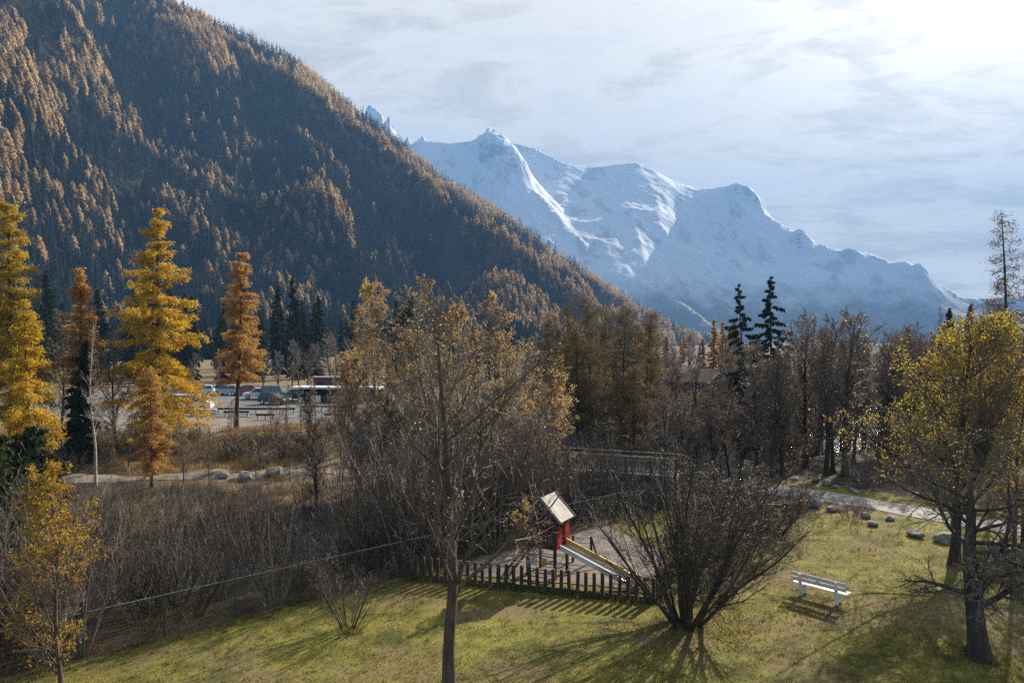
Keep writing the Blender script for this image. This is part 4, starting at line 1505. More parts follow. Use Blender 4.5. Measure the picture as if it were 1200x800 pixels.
# ------------------------------------------------------------------ trees that stand apart
place('front_tree', 'nearly bare tree with rounded crown and one straight trunk in front on the lawn', 'tree',
      deciduous(101, 9.7, .165, clear=.275, n1=29, w1=.48, ang=48, up=.95, n2=9, n3=7, n4=2, leafn=700, leafsize=.028, twig=.0046, zone=(0, .95), mats=('bark', 'twig', 'leaf_orange'), wob=.055, crown_pow=.62, clump=.35, low=.95), 527, 16.0)
place('pollarded_tree', 'thick dark trunk with pollarded knob and drooping low boughs on the right lawn', 'tree',
      deciduous(211, 6.3, .27, clear=.22, n1=26, w1=.54, ang=76, up=.22, n2=11, n3=9, n4=3, leafn=1800, leafsize=.03, twig=.005, mats=('dark_bark', 'twig', 'leaf_yellowgreen'), wob=.10, crown_pow=.35, low=.9), 1148, 18.3)
# the knob and the upright shoots of the pollarded tree
pt_ = [o for o in scene.objects if o.name.startswith('pollarded_tree')][0]
r_ = np.random.default_rng(5)
k_ = MB()
kp = np.array([[[0.02, 0, 5.2], [0.03, 0.0, 5.55], [.05, 0, 5.75], [.06, .01, 5.95], [.05, .02, 6.12], [.04, .02, 6.2]]])
k_.tubes(kp, np.array([[.12, .15, .23, .25, .17, .02]]), 10)
for q in range(9):
    a_ = q * .7
    c = np.array([.05 + .2 * math.cos(a_), .2 * math.sin(a_), 5.85 + r_.normal() * .08])
    k_.bar(c, c + (.08 * math.cos(a_), .08 * math.sin(a_), .10), .10, 8, 0, .045)
kn = k_.obj('knob', M['dark_bark'], pt_)
P_, Rr_ = grow(r_, np.tile([0, 0, 5.9], (16, 1)) + r_.normal(size=(16, 3)) * .1, np.stack([r_.normal(size=16) * .45, r_.normal(size=16) * .45, np.ones(16)], 1), r_.uniform(1.2, 2.6, 16), np.full(16, .018), 6, .05, (0, 0, .5), .3)
S_, D_, L_, q_, _ = spawn(r_, P_, Rr_, np.full(16, 2.0), 8, .2, .95, 35, 10, lambda t: .4 * (1.1 - t * .6), .5, .006)
P2_, R2_ = grow(r_, S_, D_, L_, q_, 3, .1, (0, 0, .3), .5)
MB().tubes(P_, Rr_, 5).tubes(P2_, R2_, 3).obj('shoot_cluster', M['twig_dark'], pt_)

place('yellow_birch', 'broad tree with yellow leaves on its upper left side behind the pollarded tree', 'tree',
      deciduous(305, 9.6, .19, clear=.16, n1=56, w1=.50, ang=56, up=.80, n2=11, n3=9, n4=3, leafn=21000, leafsize=.043, twig=.006, zone=(.12, 1), mats=('dark_bark', 'twig', 'leaf_yellowgreen'), wob=.05, crown_pow=.55, clump=.22, low=1.0), 1118, 26.0)
place('young_birch', 'young tree with sparse yellow leaves at the lower left corner by the wire fence', 'tree',
      deciduous(412, 5.6, .06, clear=.08, n1=44, w1=.33, ang=44, up=.75, n2=8, n3=7, n4=2, leafn=7500, leafsize=.034, twig=.004, mats=('bark', 'twig', 'leaf_yellow'), wob=.06, crown_pow=.5, clump=.25, low=.8), 72, 16.6)
place('spreading_shrub', 'large bare shrub of many dark stems spreading from one root right of the playground', 'shrub',
      shrub(51, 5.3, ns=26, spread=.95, n2=10, n3=8, base=.34, r0=.065, twig=.0052, wob=.10, up=.45, n4=2, leafn=500, leafsize=.025, mats=('dark_bark', 'twig_dark', 'leaf_brown')), 803, 20.6)
place('young_tree', 'small young tree with a few orange leaves growing against the play tower', 'tree',
      deciduous(419, 3.1, .035, clear=.25, n1=26, w1=.40, ang=50, up=.5, n2=7, n3=6, n4=2, leafn=1100, leafsize=.035, twig=.004, mats=('bark', 'twig', 'leaf_orange'), low=.9), 622, 23.75)
place('small_shrub', 'small bare shrub on the lawn in front of the wire fence', 'shrub',
      shrub(52, 2.3, ns=12, spread=.75, n2=8, n3=6, base=.14, r0=.022, twig=.004, n4=2, mats=('dark_bark', 'twig', 'leaf_brown')), 410, 20.3)
for i, (px, Y, hh, lab) in enumerate(((862, 27.5, 2.6, 'dense brown leaved bush at the left edge of the right lawn'), (893, 30.5, 2.5, 'dense dark bush ending the hedge line beside the gravel path'),
                                      (838, 25.5, 2.0, 'low dark bush directly behind the spreading shrub'), (845, 31, 3.0, 'tall brown bush between the footbridge and the lawn'))):
    place('hedge_bush', lab, 'bush', shrub(60 + i, hh, ns=34, spread=.8, n2=9, n3=7, base=.8, r0=.02, twig=.006, n4=2, leafn=1800, leafsize=.04, mats=('dark_bark', 'twig_dark', 'leaf_brown')), px, Y)
place('path_shrub', 'small leafless shrub with pale buds on the lawn side of the path bend', 'shrub',
      shrub(66, 1.2, ns=16, spread=.9, n2=7, n3=5, base=.3, r0=.012, twig=.005, leafn=160, leafsize=.035, mats=('dark_bark', 'twig_pale', 'leaf_brown')), 998, 32.5)
place('path_shrub', 'leafless shrub with pale twigs beyond the path under the wood edge', 'shrub',
      shrub(67, 2.6, ns=16, spread=.9, n2=7, n3=5, base=.3, r0=.014, twig=.006, leafn=260, leafsize=.045, mats=('dark_bark', 'twig_pale', 'leaf_brown')), 1008, 40)

# larches of the far bank, left
place('larch', 'tall olive yellow larch at the left edge with broad crown', 'larch', conifer(1, 20.5, .28, 3.9, nb=105, clear=.20, needles=42000, nl=0.11, nw=0.034, fluff=.13, sec=11, tiers=19, mats=('dark_bark', 'twig_dark', 'needle_olive'), pw=.6, blen=.34, hang=.3), 14, 50)
place('larch', 'narrow yellow larch with visible straight trunk in front of the tallest left larch', 'larch', conifer(2, 12.6, .16, 2.35, nb=85, clear=.14, needles=26000, nl=0.09, nw=0.028, fluff=.13, sec=10, tiers=16, mats=('dark_bark', 'twig_dark', 'needle_yellow'), pw=.75, hang=.25), 34, 40)
place('larch', 'slender orange larch above the dark spruce between the yellow larches', 'larch', conifer(3, 15.6, .2, 2.4, nb=80, clear=.40, needles=17000, nl=0.11, nw=0.034, fluff=.13, sec=10, tiers=15, mats=('dark_bark', 'twig_dark', 'needle_orange'), pw=.6), 93, 55)
place('larch', 'big bright yellow larch with long low boughs beside the car park', 'larch', conifer(4, 20.9, .33, 6.9, nb=120, clear=.13, needles=56000, nl=0.12, nw=0.036, fluff=.13, sec=12, tiers=20, mats=('dark_bark', 'twig_dark', 'needle_yellow'), pw=.95, blen=.33, droop=-.3, hang=.3, gaps=.45), 186, 58)
place('larch', 'small orange larch with thin crown in front of the big yellow larch', 'larch', conifer(5, 8.2, .11, 2.1, nb=62, clear=.15, needles=20000, nl=0.075, nw=0.025, fluff=0.1, mats=('dark_bark', 'twig', 'needle_orange'), pw=.6, hang=.1), 178, 46)
place('larch', 'orange larch with bare lower trunk on the dry grass bank by the car park', 'larch', conifer(6, 17.3, .24, 3.3, nb=95, clear=.27, needles=32000, nl=0.11, nw=0.034, fluff=.13, sec=11, tiers=17, mats=('dark_bark', 'twig_dark', 'needle_orange'), pw=.62, blen=.33), 277, 65)
place('larch', 'tall nearly bare larch with open dark boughs at the right edge', 'larch', conifer(7, 17.2, .2, 2.9, nb=62, clear=.22, needles=9000, nl=0.08, nw=0.025, fluff=0.16, mats=('dark_bark', 'twig_dark', 'needle_bare'), pw=.55, gaps=.6, droop=-.35), 1181, 45)

# dark spruces standing apart
SPR = dict(nb=100, clear=.05, needles=42000, nl=.11, nw=.04, fluff=.07, mats=('dark_bark', 'twig_dark', 'needle_dark'), pw=.8, droop=-.5, tipup=.3, hang=.6, sec=9)
place('spruce', 'dark spruce with ragged drooping boughs, left of the twin spruces', 'spruce', conifer(11, 16.9, .2, 4.2, **{**SPR, 'gaps': .7, 'needles': 34000, 'nb': 66}), 873, 68)
place('spruce', 'dense dark spruce with pointed top, right of the twin spruces', 'spruce', conifer(12, 17.9, .22, 4.3, **{**SPR, 'nb': 84, 'needles': 56000}), 904, 70)
place('spruce', 'dark spruce below the slender orange larch on the left', 'spruce', conifer(13, 9.8, .16, 2.0, **SPR), 92, 54)
place('spruce', 'small pointed spruce behind the yellow tree on the right', 'spruce', conifer(14, 12.6, .16, 2.3, **SPR), 1119, 80)
place('spruce', 'thin pointed spruce beside the other small spruce on the right', 'spruce', conifer(15, 13.2, .14, 1.7, **{**SPR, 'nb': 90}), 1138, 82)
place('spruce', 'sparse thin spruce left of the tall bare larch', 'spruce', conifer(16, 11.5, .13, 1.7, **{**SPR, 'nb': 60, 'needles': 9000, 'gaps': .6}), 1155, 70)
for i, (px, Y, hh, lab) in enumerate(((2, 25.5, 7.8, 'dark spruce at the left edge below the yellow larch'), (34, 30.5, 7.0, 'dark bushy spruce standing low by the river at the left'), (-22, 21, 6.4, 'dark young spruce at the lower left edge of the bank'))):
    place('spruce', lab, 'spruce', conifer(17 + i, hh, .12, 2.9, **{**SPR, 'nl': .10, 'nw': .04, 'pw': .6}), px, Y)

# olive pines in the middle
for i, (px, Y, hh, Wd, lab) in enumerate(((664, 62, 11.9, 3.6, 'olive pine on the left of the dark pine clump'), (693, 66, 12.8, 3.6, 'tallest olive pine with pale green top in the dark clump'), (728, 63, 11.8, 3.6, 'dark olive pine behind the footbridge'),
                                          (757, 67, 11.4, 3.2, 'thin brownish pine at the right of the pine clump'), (642, 70, 10.8, 3.4, 'dark pine behind the orange birches'), (710, 72, 12.2, 3.6, 'dark pine hidden in the middle of the clump'), (678, 58, 9.4, 3.2, 'low dark pine at the front of the clump'), (742, 58, 8.6, 3.0, 'low brownish pine over the middle of the footbridge'))):
    place('pine', lab, 'pine', conifer(30 + i, hh, .17, Wd, nb=100, clear=.10, needles=20000, nl=.085, nw=.028, mats=('dark_bark', 'twig_dark', 'needle_pine'), pw=.42, hang=.1, gaps=.6, droop=.1, tipup=.35, fluff=.16, blen=.38), px, Y)

# orange birches behind the front tree
OB = dict(n1=38, ang=42, up=.65, n2=9, n3=7, n4=2, twig=.009, mats=('birch_bark', 'twig', 'leaf_orange'), leafsize=.05, crown_pow=.55)
for i, (px, Y, hh, ln_, w_, lab) in enumerate(((443, 44, 14.4, 15000, .30, 'tall birch with sandy orange leaves left behind the front tree'), (588, 43, 14.0, 12000, .28, 'tall thin orange birch with narrow top right behind the front tree'),
                                               (496, 47, 14.4, 2500, .24, 'tall birch with white stem and almost no leaves behind the front tree'), (637, 40, 9.6, 11000, .38, 'lower orange leaved birch just left of the footbridge'),
                                               (540, 46, 12.0, 11000, .32, 'orange leaved birch directly behind the front tree'), (418, 41, 9.6, 9000, .34, 'low brownish orange birch over the turquoise banner'), (612, 37.5, 6.5, 5000, .42, 'small brown leaved birch behind the play tower'),
                                               (470, 42, 11.0, 9000, .34, 'sandy leaved birch with low crown left of the white stemmed birch'), (565, 39, 9.0, 7000, .38, 'brown leaved birch with low broad crown above the play tower'), (520, 40, 8.5, 5000, .38, 'half bare birch low behind the front trunk'))):
    place('birch', lab, 'birch', deciduous(500 + i, hh, .13, clear=.14, w1=w_, leafn=ln_, clump=.2, **OB), px, Y)
place('birch', 'slim birch with pale bare stem between the yellow larches', 'birch', deciduous(520, 12.0, .10, clear=.25, n1=24, w1=.16, ang=38, up=.6, n2=7, n3=5, n4=2, twig=.009, leafn=300, leafsize=.06, mats=('birch_bark', 'twig_pale', 'leaf_brown')), 112, 46)
place('brown_tree', 'bare brown tree between the left larches with fine reddish twigs', 'tree', deciduous(521, 12.5, .15, clear=.2, n1=26, w1=.3, ang=42, up=.6, n2=8, n3=6, n4=2, twig=.011, leafn=1500, leafsize=.06, mats=('bark', 'twig_red', 'leaf_brown')), 72, 57)
place('brown_tree', 'bare brown tree filling the gap left of the big yellow larch', 'tree', deciduous(522, 11.0, .15, clear=.15, n1=26, w1=.3, ang=42, up=.6, n2=8, n3=6, n4=2, twig=.011, leafn=900, leafsize=.06, mats=('bark', 'twig', 'leaf_brown')), 136, 56)
place('thin_tree', 'thin dark trunk with few twigs behind the pollarded tree at the right edge', 'tree', deciduous(523, 8.5, .085, clear=.35, n1=18, w1=.2, ang=45, up=.6, n2=7, n3=5, n4=2, twig=.006, leafn=900, leafsize=.045, mats=('dark_bark', 'twig', 'leaf_yellow')), 1188, 24)
place('pale_shrub_tree', 'small yellowing tree growing right of the broad yellow tree', 'tree', deciduous(524, 7.2, .10, clear=.15, n1=26, w1=.36, ang=45, up=.7, n2=8, n3=7, n4=2, twig=.007, leafn=9000, leafsize=.05, mats=('dark_bark', 'twig', 'leaf_yellow'), clump=.2), 1200, 29)
place('pale_shrub_tree', 'dense small tree reaching in from beyond the right edge', 'tree', deciduous(525, 8.5, .13, clear=.12, n1=36, w1=.44, ang=52, up=.7, n2=9, n3=8, n4=2, twig=.007, leafn=11000, leafsize=.05, mats=('dark_bark', 'twig', 'leaf_brown'), clump=.2), 1262, 25)

# ------------------------------------------------------------------ groups of look-alike trees and shrubs, copied from a few
def protos(name, label, cat, group, parts_list):
    return [put(name, label, cat, p, (0, -60 - 3 * i, -50), 0, group) for i, p in enumerate(parts_list)]


def scatter(pr, spots, seed, hsc=(.85, 1.15), dz=-.1):
    r = np.random.default_rng(seed)
    for j, sp_ in enumerate(spots):
        x, y = sp_[0], sp_[1]
        s = sp_[2] if len(sp_) > 2 else r.uniform(*hsc)
        loc = (x, y, gz(x, y) + dz)
        if j < len(pr):
            o = pr[j]
            o.location = loc
            o.rotation_euler = (0, 0, r.uniform(0, 6.28))
            o.scale = (s, s, s)
        else:
            dup(pr[j % len(pr)], loc, r.uniform(0, 6.28), s * np.array([r.uniform(.9, 1.1), r.uniform(.9, 1.1), 1]))


rs = np.random.default_rng(77)
# wood behind the gravel path
BW = dict(clear=.2, n1=30, ang=42, up=.62, n2=9, n3=7, n4=3, twig=.009, w1=.36, crown_pow=.5)
pr = protos('bare_tree', 'bare grey brown tree in the wood behind the gravel path', 'tree', 'bare trees in the wood behind the path',
            [deciduous(601 + i, 9.8, .16, leafn=1500, leafsize=.045, lean=(rs.normal() * .06, rs.normal() * .06), mats=('dark_bark', ('twig', 'twig_red', 'twig_pale', 'twig')[i], 'leaf_brown'), **BW) for i in range(4)])
spots = []
for px, Y in ((838, 52), (862, 47), (886, 44), (905, 42.5), (917, 43), (930, 50), (944, 46), (958, 53), (968, 43.5), (976, 44), (990, 43), (1000, 47), (1012, 55), (1026, 46), (1040, 52), (1052, 48), (1066, 58), (1080, 50), (1092, 60), (1030, 62), (985, 64), (950, 63),
              (812, 54), (790, 52), (776, 50), (870, 60), (845, 64), (1110, 47), (1135, 55), (1160, 50), (800, 50), (915, 60)):
    spots.append(((px - 600) / 800 * Y, Y, rs.uniform(.86, 1.12) * (.74 if px < 850 else .84 if px < 940 else 1)))
while len(spots) < 74:
    px, Y = rs.uniform(755, 1150), rs.uniform(50, 80)
    if 975 < px < 1040 and Y < 90 and rs.uniform() < .8:
        continue
    spots.append(((px - 600) / 800 * Y, Y, rs.uniform(.75, 1.05) * (.74 if px < 850 else .84 if px < 940 else 1)))
scatter(pr, spots, 1)
pr = protos('understory_bush', 'leafless brown bush of the undergrowth below the wood behind the path', 'bush', 'bushes under the bare trees',
            [shrub(680 + i, 3.0, ns=20, spread=.8, n2=9, n3=6, base=.6, r0=.018, twig=.009, leafn=900, leafsize=.05, mats=('dark_bark', ('twig', 'twig_dark')[i], 'leaf_brown')) for i in range(2)])
spots = []
while len(spots) < 110:
    px, Y = rs.uniform(640, 1200), rs.uniform(43, 92)
    x = (px - 600) / 800 * Y
    if float(poly_dist(np.array([x]), np.array([Y]), RIVER)[0][0]) < 4.6 or float(poly_dist(np.array([x]), np.array([Y]), PATH)[0][0]) < 3.5 or (BA[0] - 1 < x < BB[0] + 2 and Y < 50):
        continue
    if 945 < px < 1020 and Y < 52:
        continue
    spots.append((x, Y, rs.uniform(.5, 1.25)))
scatter(pr, spots, 11)
# tall thin pale trees showing against the mountain
pr = protos('thin_bare_tree', 'tall slender pale bare tree rising out of the wood against the mountain', 'tree', 'slender bare trees against the mountain',
            [deciduous(620 + i, 13.0, .10, clear=.35, n1=26, w1=.15, ang=34, up=.8, n2=7, n3=5, n4=2, twig=.009, leafn=200, leafsize=.05, mats=('bark', 'twig_pale', 'leaf_brown')) for i in range(2)])
scatter(pr, [((px - 600) / 800 * Y, Y, s) for px, Y, s in ((972, 66, .86), (1003, 64, .92), (1036, 65, .98), (1010, 70, .9), (1062, 72, .95), (1082, 70, .9), (940, 70, .84), (1096, 66, 1.0))], 2)
# reddish bare wood rising on the right
pr = protos('reddish_bare_tree', 'bare reddish brown tree of the wood behind the tall bare larch', 'tree', 'reddish bare trees on the right',
            [deciduous(640 + i, 11.5, .16, clear=.18, n1=24, w1=.32, ang=40, up=.6, n2=7, n3=6, n4=2, twig=.012, leafn=500, leafsize=.06, mats=('dark_bark', 'twig_red', 'leaf_brown')) for i in range(2)])
scatter(pr, [((px - 600) / 800 * Y, Y, s) for px, Y, s in ((1168, 72, 1.0), (1192, 66, 1.05), (1215, 60, 1.1), (1150, 84, 1.0), (1180, 90, 1.25), (1205, 82, 1.2), (1235, 70, 1.2), (1140, 95, 1.0))], 3)
# shrubs on both banks
SB = dict(n2=8, n3=4, base=.5, spread=.6, up=.6, twig=.006, r0=.032)
pr = protos('riverside_shrub', 'bare grey stemmed shrub in the thicket along the river bank', 'shrub', 'bare shrubs along the river bank',
            [shrub(701 + i, 4.8, ns=15, lean=((-.28, .05), (.15, .1), (-.35, -.1), (-.1, 0), (-.2, .2))[i], leafn=60, leafsize=.03, n4=1, mats=(('twig_pale', 'twig_dark', 'twig_pale', 'twig_dark', 'twig_dark')[i], ('twig_dark', 'twig_dark', 'twig', 'twig_dark', 'twig')[i], 'leaf_brown'), **SB) for i in range(5)])
spots = []
tries = 0
while len(spots) < 298 and tries < 20000:
    tries += 1
    x, y = rs.uniform(-31, 9), rs.uniform(13, 50)
    fs = float(fence_side(x, y))
    if fs < .5 or (x > 1 and y > 40):
        continue
    dr = float(poly_dist(np.array([x]), np.array([y]), RIVER)[0][0])
    dpth = float(poly_dist(np.array([x]), np.array([y]), np.array(FARPATH))[0][0])
    if dr < 3.4 or dpth < 2.6 or y > 47.5 + x * .1:
        continue
    if any((x - s[0]) ** 2 + (y - s[1]) ** 2 < .55 for s in spots):
        continue
    top = 8.5 - (.225 if x < -6 else .10) * y
    s_ = (top - gz(x, y)) / 4.8 * rs.uniform(.6, 1.12)
    spots.append((x, y, float(np.clip(s_, .32, 1.15))))
scatter(pr, spots, 4)
# dense bare trees on the far river bank by the bridge
pr = protos('bank_tree', 'dense dark bare tree on the far river bank left of the footbridge', 'tree', 'bare trees on the far bank by the footbridge',
            [deciduous(725 + i, 8.5, .13, clear=.1, n1=34, w1=.36, ang=40, up=.6, n2=9, n3=7, n4=2, twig=.008, leafn=(700, 1500)[i], leafsize=.045, mats=('dark_bark', 'twig_dark', ('leaf_brown', 'leaf_orange')[i])) for i in range(2)])
scatter(pr, [(-4.5, 42.5, .9), (-1.2, 43.5, 1.0), (1.6, 48.5, 1.0), (-8, 41, .85), (-11.5, 40, .8), (-6.2, 46, 1.0), (-2.5, 49, 1.05), (3.2, 51, 1.0), (-10, 45, .8)], 14)
# bare saplings standing in front of the car park
pr = protos('bare_sapling', 'thin bare sapling on the bank in front of the car park', 'tree', 'bare saplings before the car park',
            [deciduous(730 + i, 6.0, .05, clear=.1, n1=24, w1=.28, ang=36, up=.7, n2=6, n3=5, n4=2, twig=.008, leafn=350, leafsize=.045, mats=('bark', ('twig', 'twig_pale')[i], 'leaf_brown')) for i in range(2)])
scatter(pr, [((px - 600) / 800 * Y, Y, s) for px, Y, s in ((206, 54, .6), (232, 57, .5), (322, 58, .85), (340, 55, .7), (362, 57, 1.0), (384, 60, .9), (400, 54, 1.0), (430, 58, 1.1), (455, 55, 1.2), (352, 62, .8), (410, 63, 1.1), (304, 53, .55),
                                                             (250, 52, .5), (150, 52, .8), (128, 50, .9), (168, 50, .6), (375, 52, .8), (480, 60, 1.2), (500, 56, 1.2), (215, 46, .8), (245, 47, .7), (300, 47, .6), (340, 47, .75), (270, 58, .8), (318, 64, .7), (334, 66, .8), (392, 66, 1), (370, 64, .9))], 12)
# low shrubs and dry bushes on the far bank up to the car park
pr = protos('dry_bush', 'low dry brown bush on the far bank slope', 'bush', 'dry bushes on the far bank',
            [shrub(720 + i, 1.9, ns=18, n2=7, n3=4, base=.5, spread=.9, r0=.014, twig=.009, leafn=500, leafsize=.05, mats=('twig_dark', 'twig', 'leaf_brown')) for i in range(3)])
spots = []
while len(spots) < 150:
    x, y = rs.uniform(-44, -6), rs.uniform(50, 62)
    if float(poly_dist(np.array([x]), np.array([y]), np.array(FARPATH))[0][0]) < 2.3 or abs(x - (-26)) < 1.2 and y > 60:
        continue
    spots.append((x, y, rs.uniform(.45, 1.0)))
for px, Y in ((440, 60), (455, 64), (470, 58), (500, 62), (520, 66), (560, 60), (590, 64), (620, 58)):
    spots.append(((px - 600) / 800 * Y, Y, 1.3))
scatter(pr, spots, 5)
# bare grey trees behind the car park
pr = protos('grey_bare_tree', 'bushy bare grey tree behind the car park', 'tree', 'bare grey trees behind the car park',
            [deciduous(740 + i, 8.5, .14, clear=.08, n1=30, w1=.34, ang=32, up=.6, n2=7, n3=5, n4=2, twig=.016, leafn=0, mats=('bark', 'twig_pale', 'leaf_brown'), crown_pow=.5) for i in range(2)])
scatter(pr, [((px - 600) / 800 * Y, Y, s) for px, Y, s in ((326, 120, .85), (342, 124, 1), (360, 121, 1.0), (378, 125, 1.0), (396, 121, 1.05), (412, 126, 1.1), (350, 130, 1.1), (308, 124, .8), (430, 122, 1.1), (386, 132, 1.1),
                                                             (280, 123, .8), (255, 125, .8), (225, 121, .8), (455, 125, 1.2), (480, 130, 1.2), (510, 126, 1.1), (545, 130, 1.2), (580, 128, 1.2), (615, 126, 1.1), (650, 130, 1.1), (790, 130, 1.0))], 6)
# dark spruces at the foot of the hill
pr = protos('foot_spruce', 'dark spruce in the belt of spruces at the foot of the hillside', 'spruce', 'dark spruces at the foot of the hillside',
            [conifer(760 + i, 22, .3, 3.6, **{**SPR, 'needles': 9000, 'nl': .34, 'nw': .14, 'nb': 90, 'sec': 6}) for i in range(3)])
spots = []
for k in range(125):
    px = rs.uniform(-300, 720)
    Y = rs.uniform(135, 230)
    spots.append(((px - 600) / 800 * Y, Y, rs.uniform(.65, 1.12) * np.interp(px, [0, 200, 420, 560, 720], [1, 1.0, .92, .62, .5])))
scatter(pr, spots, 7)
# larches and mixed trees of the valley floor, far off
pr = protos('valley_larch', 'pale tan larch on the valley floor far behind the chalets', 'larch', 'pale larches on the far valley floor',
            [conifer(780 + i, 17, .24, 3.0, nb=70, sec=6, needles=7000, nl=.26, nw=.10, mats=('dark_bark', 'twig', 'needle_bare' if i else 'needle_orange'), pw=.6) for i in range(2)])
spots = [((px - 600) / 800 * Y, Y, s) for px, Y, s in ((836, 140, .78), (856, 150, .76), (846, 170, .8), (824, 160, .55), (800, 180, .6), (780, 190, .6), (770, 160, .5))]
for k in range(40):
    Y = rs.uniform(120, 330)
    px = rs.uniform(640, 1230)
    spots.append(((px - 600) / 800 * Y, Y, rs.uniform(.45, .75)))
scatter(pr, spots, 8)
pr = protos('far_bare_tree', 'brown bare tree of the distant valley wood', 'tree', 'brown bare trees of the distant valley wood',
            [deciduous(790 + i, 11, .18, clear=.1, n1=26, w1=.36, ang=38, up=.6, n2=7, n3=5, n4=1, twig=.022, leafn=900, leafsize=.11, mats=('dark_bark', 'twig_red', 'leaf_brown'), crown_pow=.5) for i in range(2)])
spots = []
for k in range(80):
    Y = rs.uniform(80, 260)
    px = rs.uniform(620, 1260)
    if 980 < px < 1040 and Y < 130:
        continue
    spots.append(((px - 600) / 800 * Y, Y, rs.uniform(.6, 1.0)))
scatter(pr, spots, 9)

# ------------------------------------------------------------------ grass blades, dry grass and fallen leaves
rg = np.random.default_rng(5)


def strewn(n, x0, x1, y0, y1, near_bias=1.0):
    x = rg.uniform(x0, x1, n)
    y = y0 + (y1 - y0) * rg.uniform(0, 1, n) ** near_bias
    return x, y


M['blade'] = leaf_mat('blade', (0.12, 0.128, 0.028), (0.24, 0.215, 0.055), (0.32, 0.25, 0.12), 0.4, 'island')
x, y = strewn(330000, -14, 34, 12.5, 37, 1.5)
ok = (np.abs(x) < y * .78 + 1) & (lawn_mask(x, y) > .5) & ~inside(x, y, PLAY) & (poly_dist(x, y, PATH)[0] > 1.35)
dens_ = fbm(x * .9, y * .9, 15, 3)
ok &= rg.uniform(0, 1, len(x)) < np.clip((dens_ - .3) * 3.2, .12, 1)
x, y, dens_ = x[ok], y[ok], dens_[ok]
tx_, ty_ = strewn(1500, -14, 32, 13, 36, 1.4)
fa = rg.uniform(0, 1, 500)
fp = FENCE_A + (FENCE_B - FENCE_A) * fa[:, None]
fo = np.abs(rg.normal(size=500)) * .3 + .06
tx_ = np.concatenate([tx_, fp[:, 0] + fo * fd[1]])
ty_ = np.concatenate([ty_, fp[:, 1] - fo * fd[0]])
tx_ = np.concatenate([tx_, PL[0][0] + (PL[1][0] - PL[0][0]) * fa, np.array([-1.46, 12.55, 5.2, -4.8]).repeat(40) + rg.normal(size=160) * .28])
ty_ = np.concatenate([ty_, PL[0][1] + (PL[1][1] - PL[0][1]) * fa + rg.normal(size=500) * .1, np.array([16.0, 18.3, 20.6, 20.3]).repeat(40) + rg.normal(size=160) * .28])
ok = (lawn_mask(tx_, ty_) > .4) & ~inside(tx_, ty_, PLAY) & (poly_dist(tx_, ty_, PATH)[0] > 1.4)
tx_, ty_ = tx_[ok].repeat(16), ty_[ok].repeat(16)
n0 = len(x)
x = np.concatenate([x, tx_ + rg.normal(size=len(tx_)) * .05])
y = np.concatenate([y, ty_ + rg.normal(size=len(tx_)) * .05])
dens_ = np.concatenate([dens_, np.full(len(tx_), .8)])
z = ground_z(x, y)
n = len(x)
h = rg.uniform(.025, .06, n) * (.6 + dens_)
h[n0:] *= rg.uniform(1.2, 2.6, n - n0)
a = rg.uniform(0, 6.28, n)
wd = rg.uniform(.006, .012, n)
lx, ly = rg.normal(size=n) * .03, rg.normal(size=n) * .03
V = np.stack([np.stack([x - np.cos(a) * wd, y - np.sin(a) * wd, z - .005], 1), np.stack([x + np.cos(a) * wd, y + np.sin(a) * wd, z - .005], 1), np.stack([x + lx, y + ly, z + h], 1)], 1)
g = MB().add(V.reshape(-1, 3), None, np.arange(3 * n).reshape(n, 3)).obj('grass', M['blade'])
kind(g, 'stuff', 'short yellowing green grass of the lawn', 'grass')

M['dry_blade'] = leaf_mat('dry_blade', (0.30, 0.20, 0.09), (0.36, 0.24, 0.10), (0.16, 0.11, 0.06), 0.4, 'island')
x, y = strewn(70000, -46, -3, 49, 70)
ok = (np.abs(x) < y * .78 + 1) & (poly_dist(x, y, np.array(FARPATH))[0] > 1.7) & ~inside(x, y, [(-42, 63.5), (-29, 62), (-26, 66), (-24, 73), (-30, 76), (-46, 78)])
ok &= ~inside(x, y, [(-62, 79), (-30, 77), (-23.5, 70.5), (-14, 69), (-6, 71), (-2, 85), (-4, 118), (-70, 118)])
ok &= fbm(x * .4, y * .4, 19, 3) > .42
x, y = x[ok], y[ok]
z = ground_z(x, y)
n = len(x)
h = rg.uniform(.25, .65, n)
a = rg.uniform(0, 6.28, n)
wd = rg.uniform(.012, .03, n)
lx, ly = rg.normal(size=n) * .18, rg.normal(size=n) * .18
V = np.stack([np.stack([x - np.cos(a) * wd, y - np.sin(a) * wd, z - .02], 1), np.stack([x + np.cos(a) * wd, y + np.sin(a) * wd, z - .02], 1), np.stack([x + lx, y + ly, z + h], 1)], 1)
Va = V
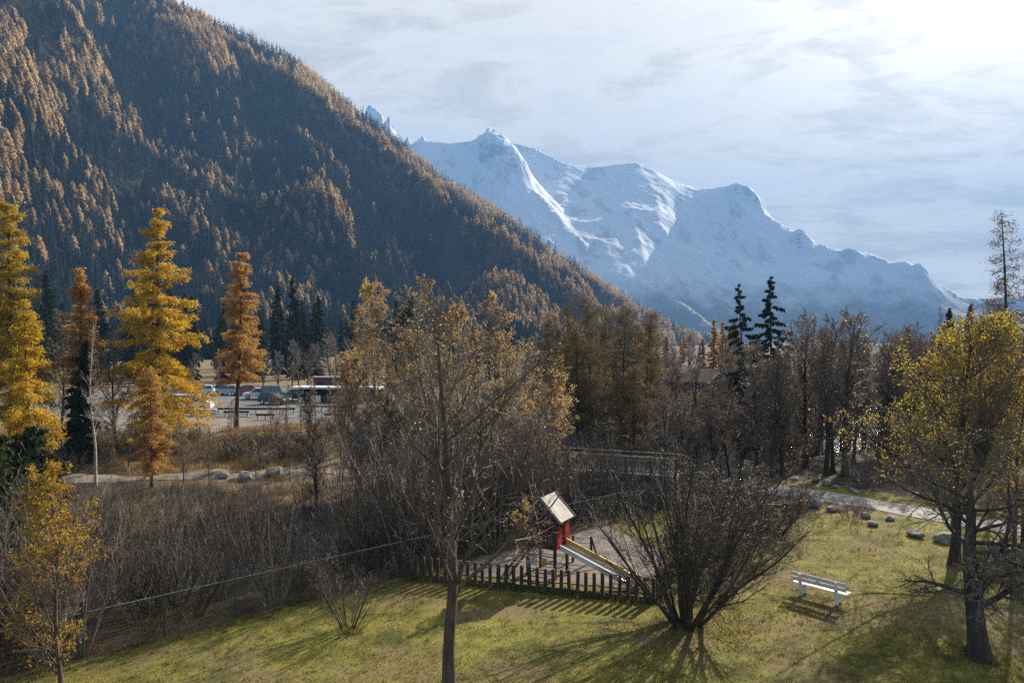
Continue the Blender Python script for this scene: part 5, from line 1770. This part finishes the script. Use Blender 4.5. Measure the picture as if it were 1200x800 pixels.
x, y = strewn(60000, -24, 9, 13, 47)
ok = (fence_side(x, y) > .1) & (poly_dist(x, y, RIVER)[0] > 3.6) & (fbm(x * .6, y * .6, 23, 3) > .45) & (np.abs(x) < y * .78 + 1)
x, y = x[ok], y[ok]
z = ground_z(x, y)
n = len(x)
h = rg.uniform(.12, .5, n)
a = rg.uniform(0, 6.28, n)
wd = rg.uniform(.006, .014, n)
lx, ly = rg.normal(size=n) * .14, rg.normal(size=n) * .14
V = np.stack([np.stack([x - np.cos(a) * wd, y - np.sin(a) * wd, z - .02], 1), np.stack([x + np.cos(a) * wd, y + np.sin(a) * wd, z - .02], 1), np.stack([x + lx, y + ly, z + h], 1)], 1)
V = np.concatenate([Va, V])
n = len(V)
g = MB().add(V.reshape(-1, 3), None, np.arange(3 * n).reshape(n, 3)).obj('dry_grass', M['dry_blade'])
kind(g, 'stuff', 'tall dry tan grass on both river banks', 'grass')

# fallen leaves: thick under the trees, thin elsewhere
cx_ = [(-1.46, 16.0, 3.0, 4200), (5.6, 20.4, 1.3, 2600), (12.5, 18.3, 3.2, 2600), (16.8, 26, 3.5, 2200), (9.5, 21.4, .45, 700), (-11, 16.6, 2.5, 1000), (2, 18, 9, 2600), (10, 24, 9, 1600), (-5, 20, 5, 1200)]
C = np.concatenate([np.stack([rg.normal(size=k) * s + u, rg.normal(size=k) * s * .8 + v], 1) for u, v, s, k in cx_])
x, y = C[:, 0], C[:, 1]
ok = (lawn_mask(x, y) > .3) & ~inside(x, y, PLAY) & (y > 11)
x, y = x[ok], y[ok]
C = np.stack([x, y, ground_z(x, y) + .02], 1)
D = rg.normal(size=C.shape)
D[:, 2] *= .25
M['litter'] = leaf_mat('litter', (0.22, 0.125, 0.06), (0.33, 0.21, 0.09), (0.13, 0.08, 0.05), 0.25)
g = MB().leaves(C, np.full(len(C), .027), np.full(len(C), .019), rg, D=D).obj('fallen_leaves', M['litter'])
kind(g, 'stuff', 'brown and orange leaves fallen on the lawn', 'leaves')
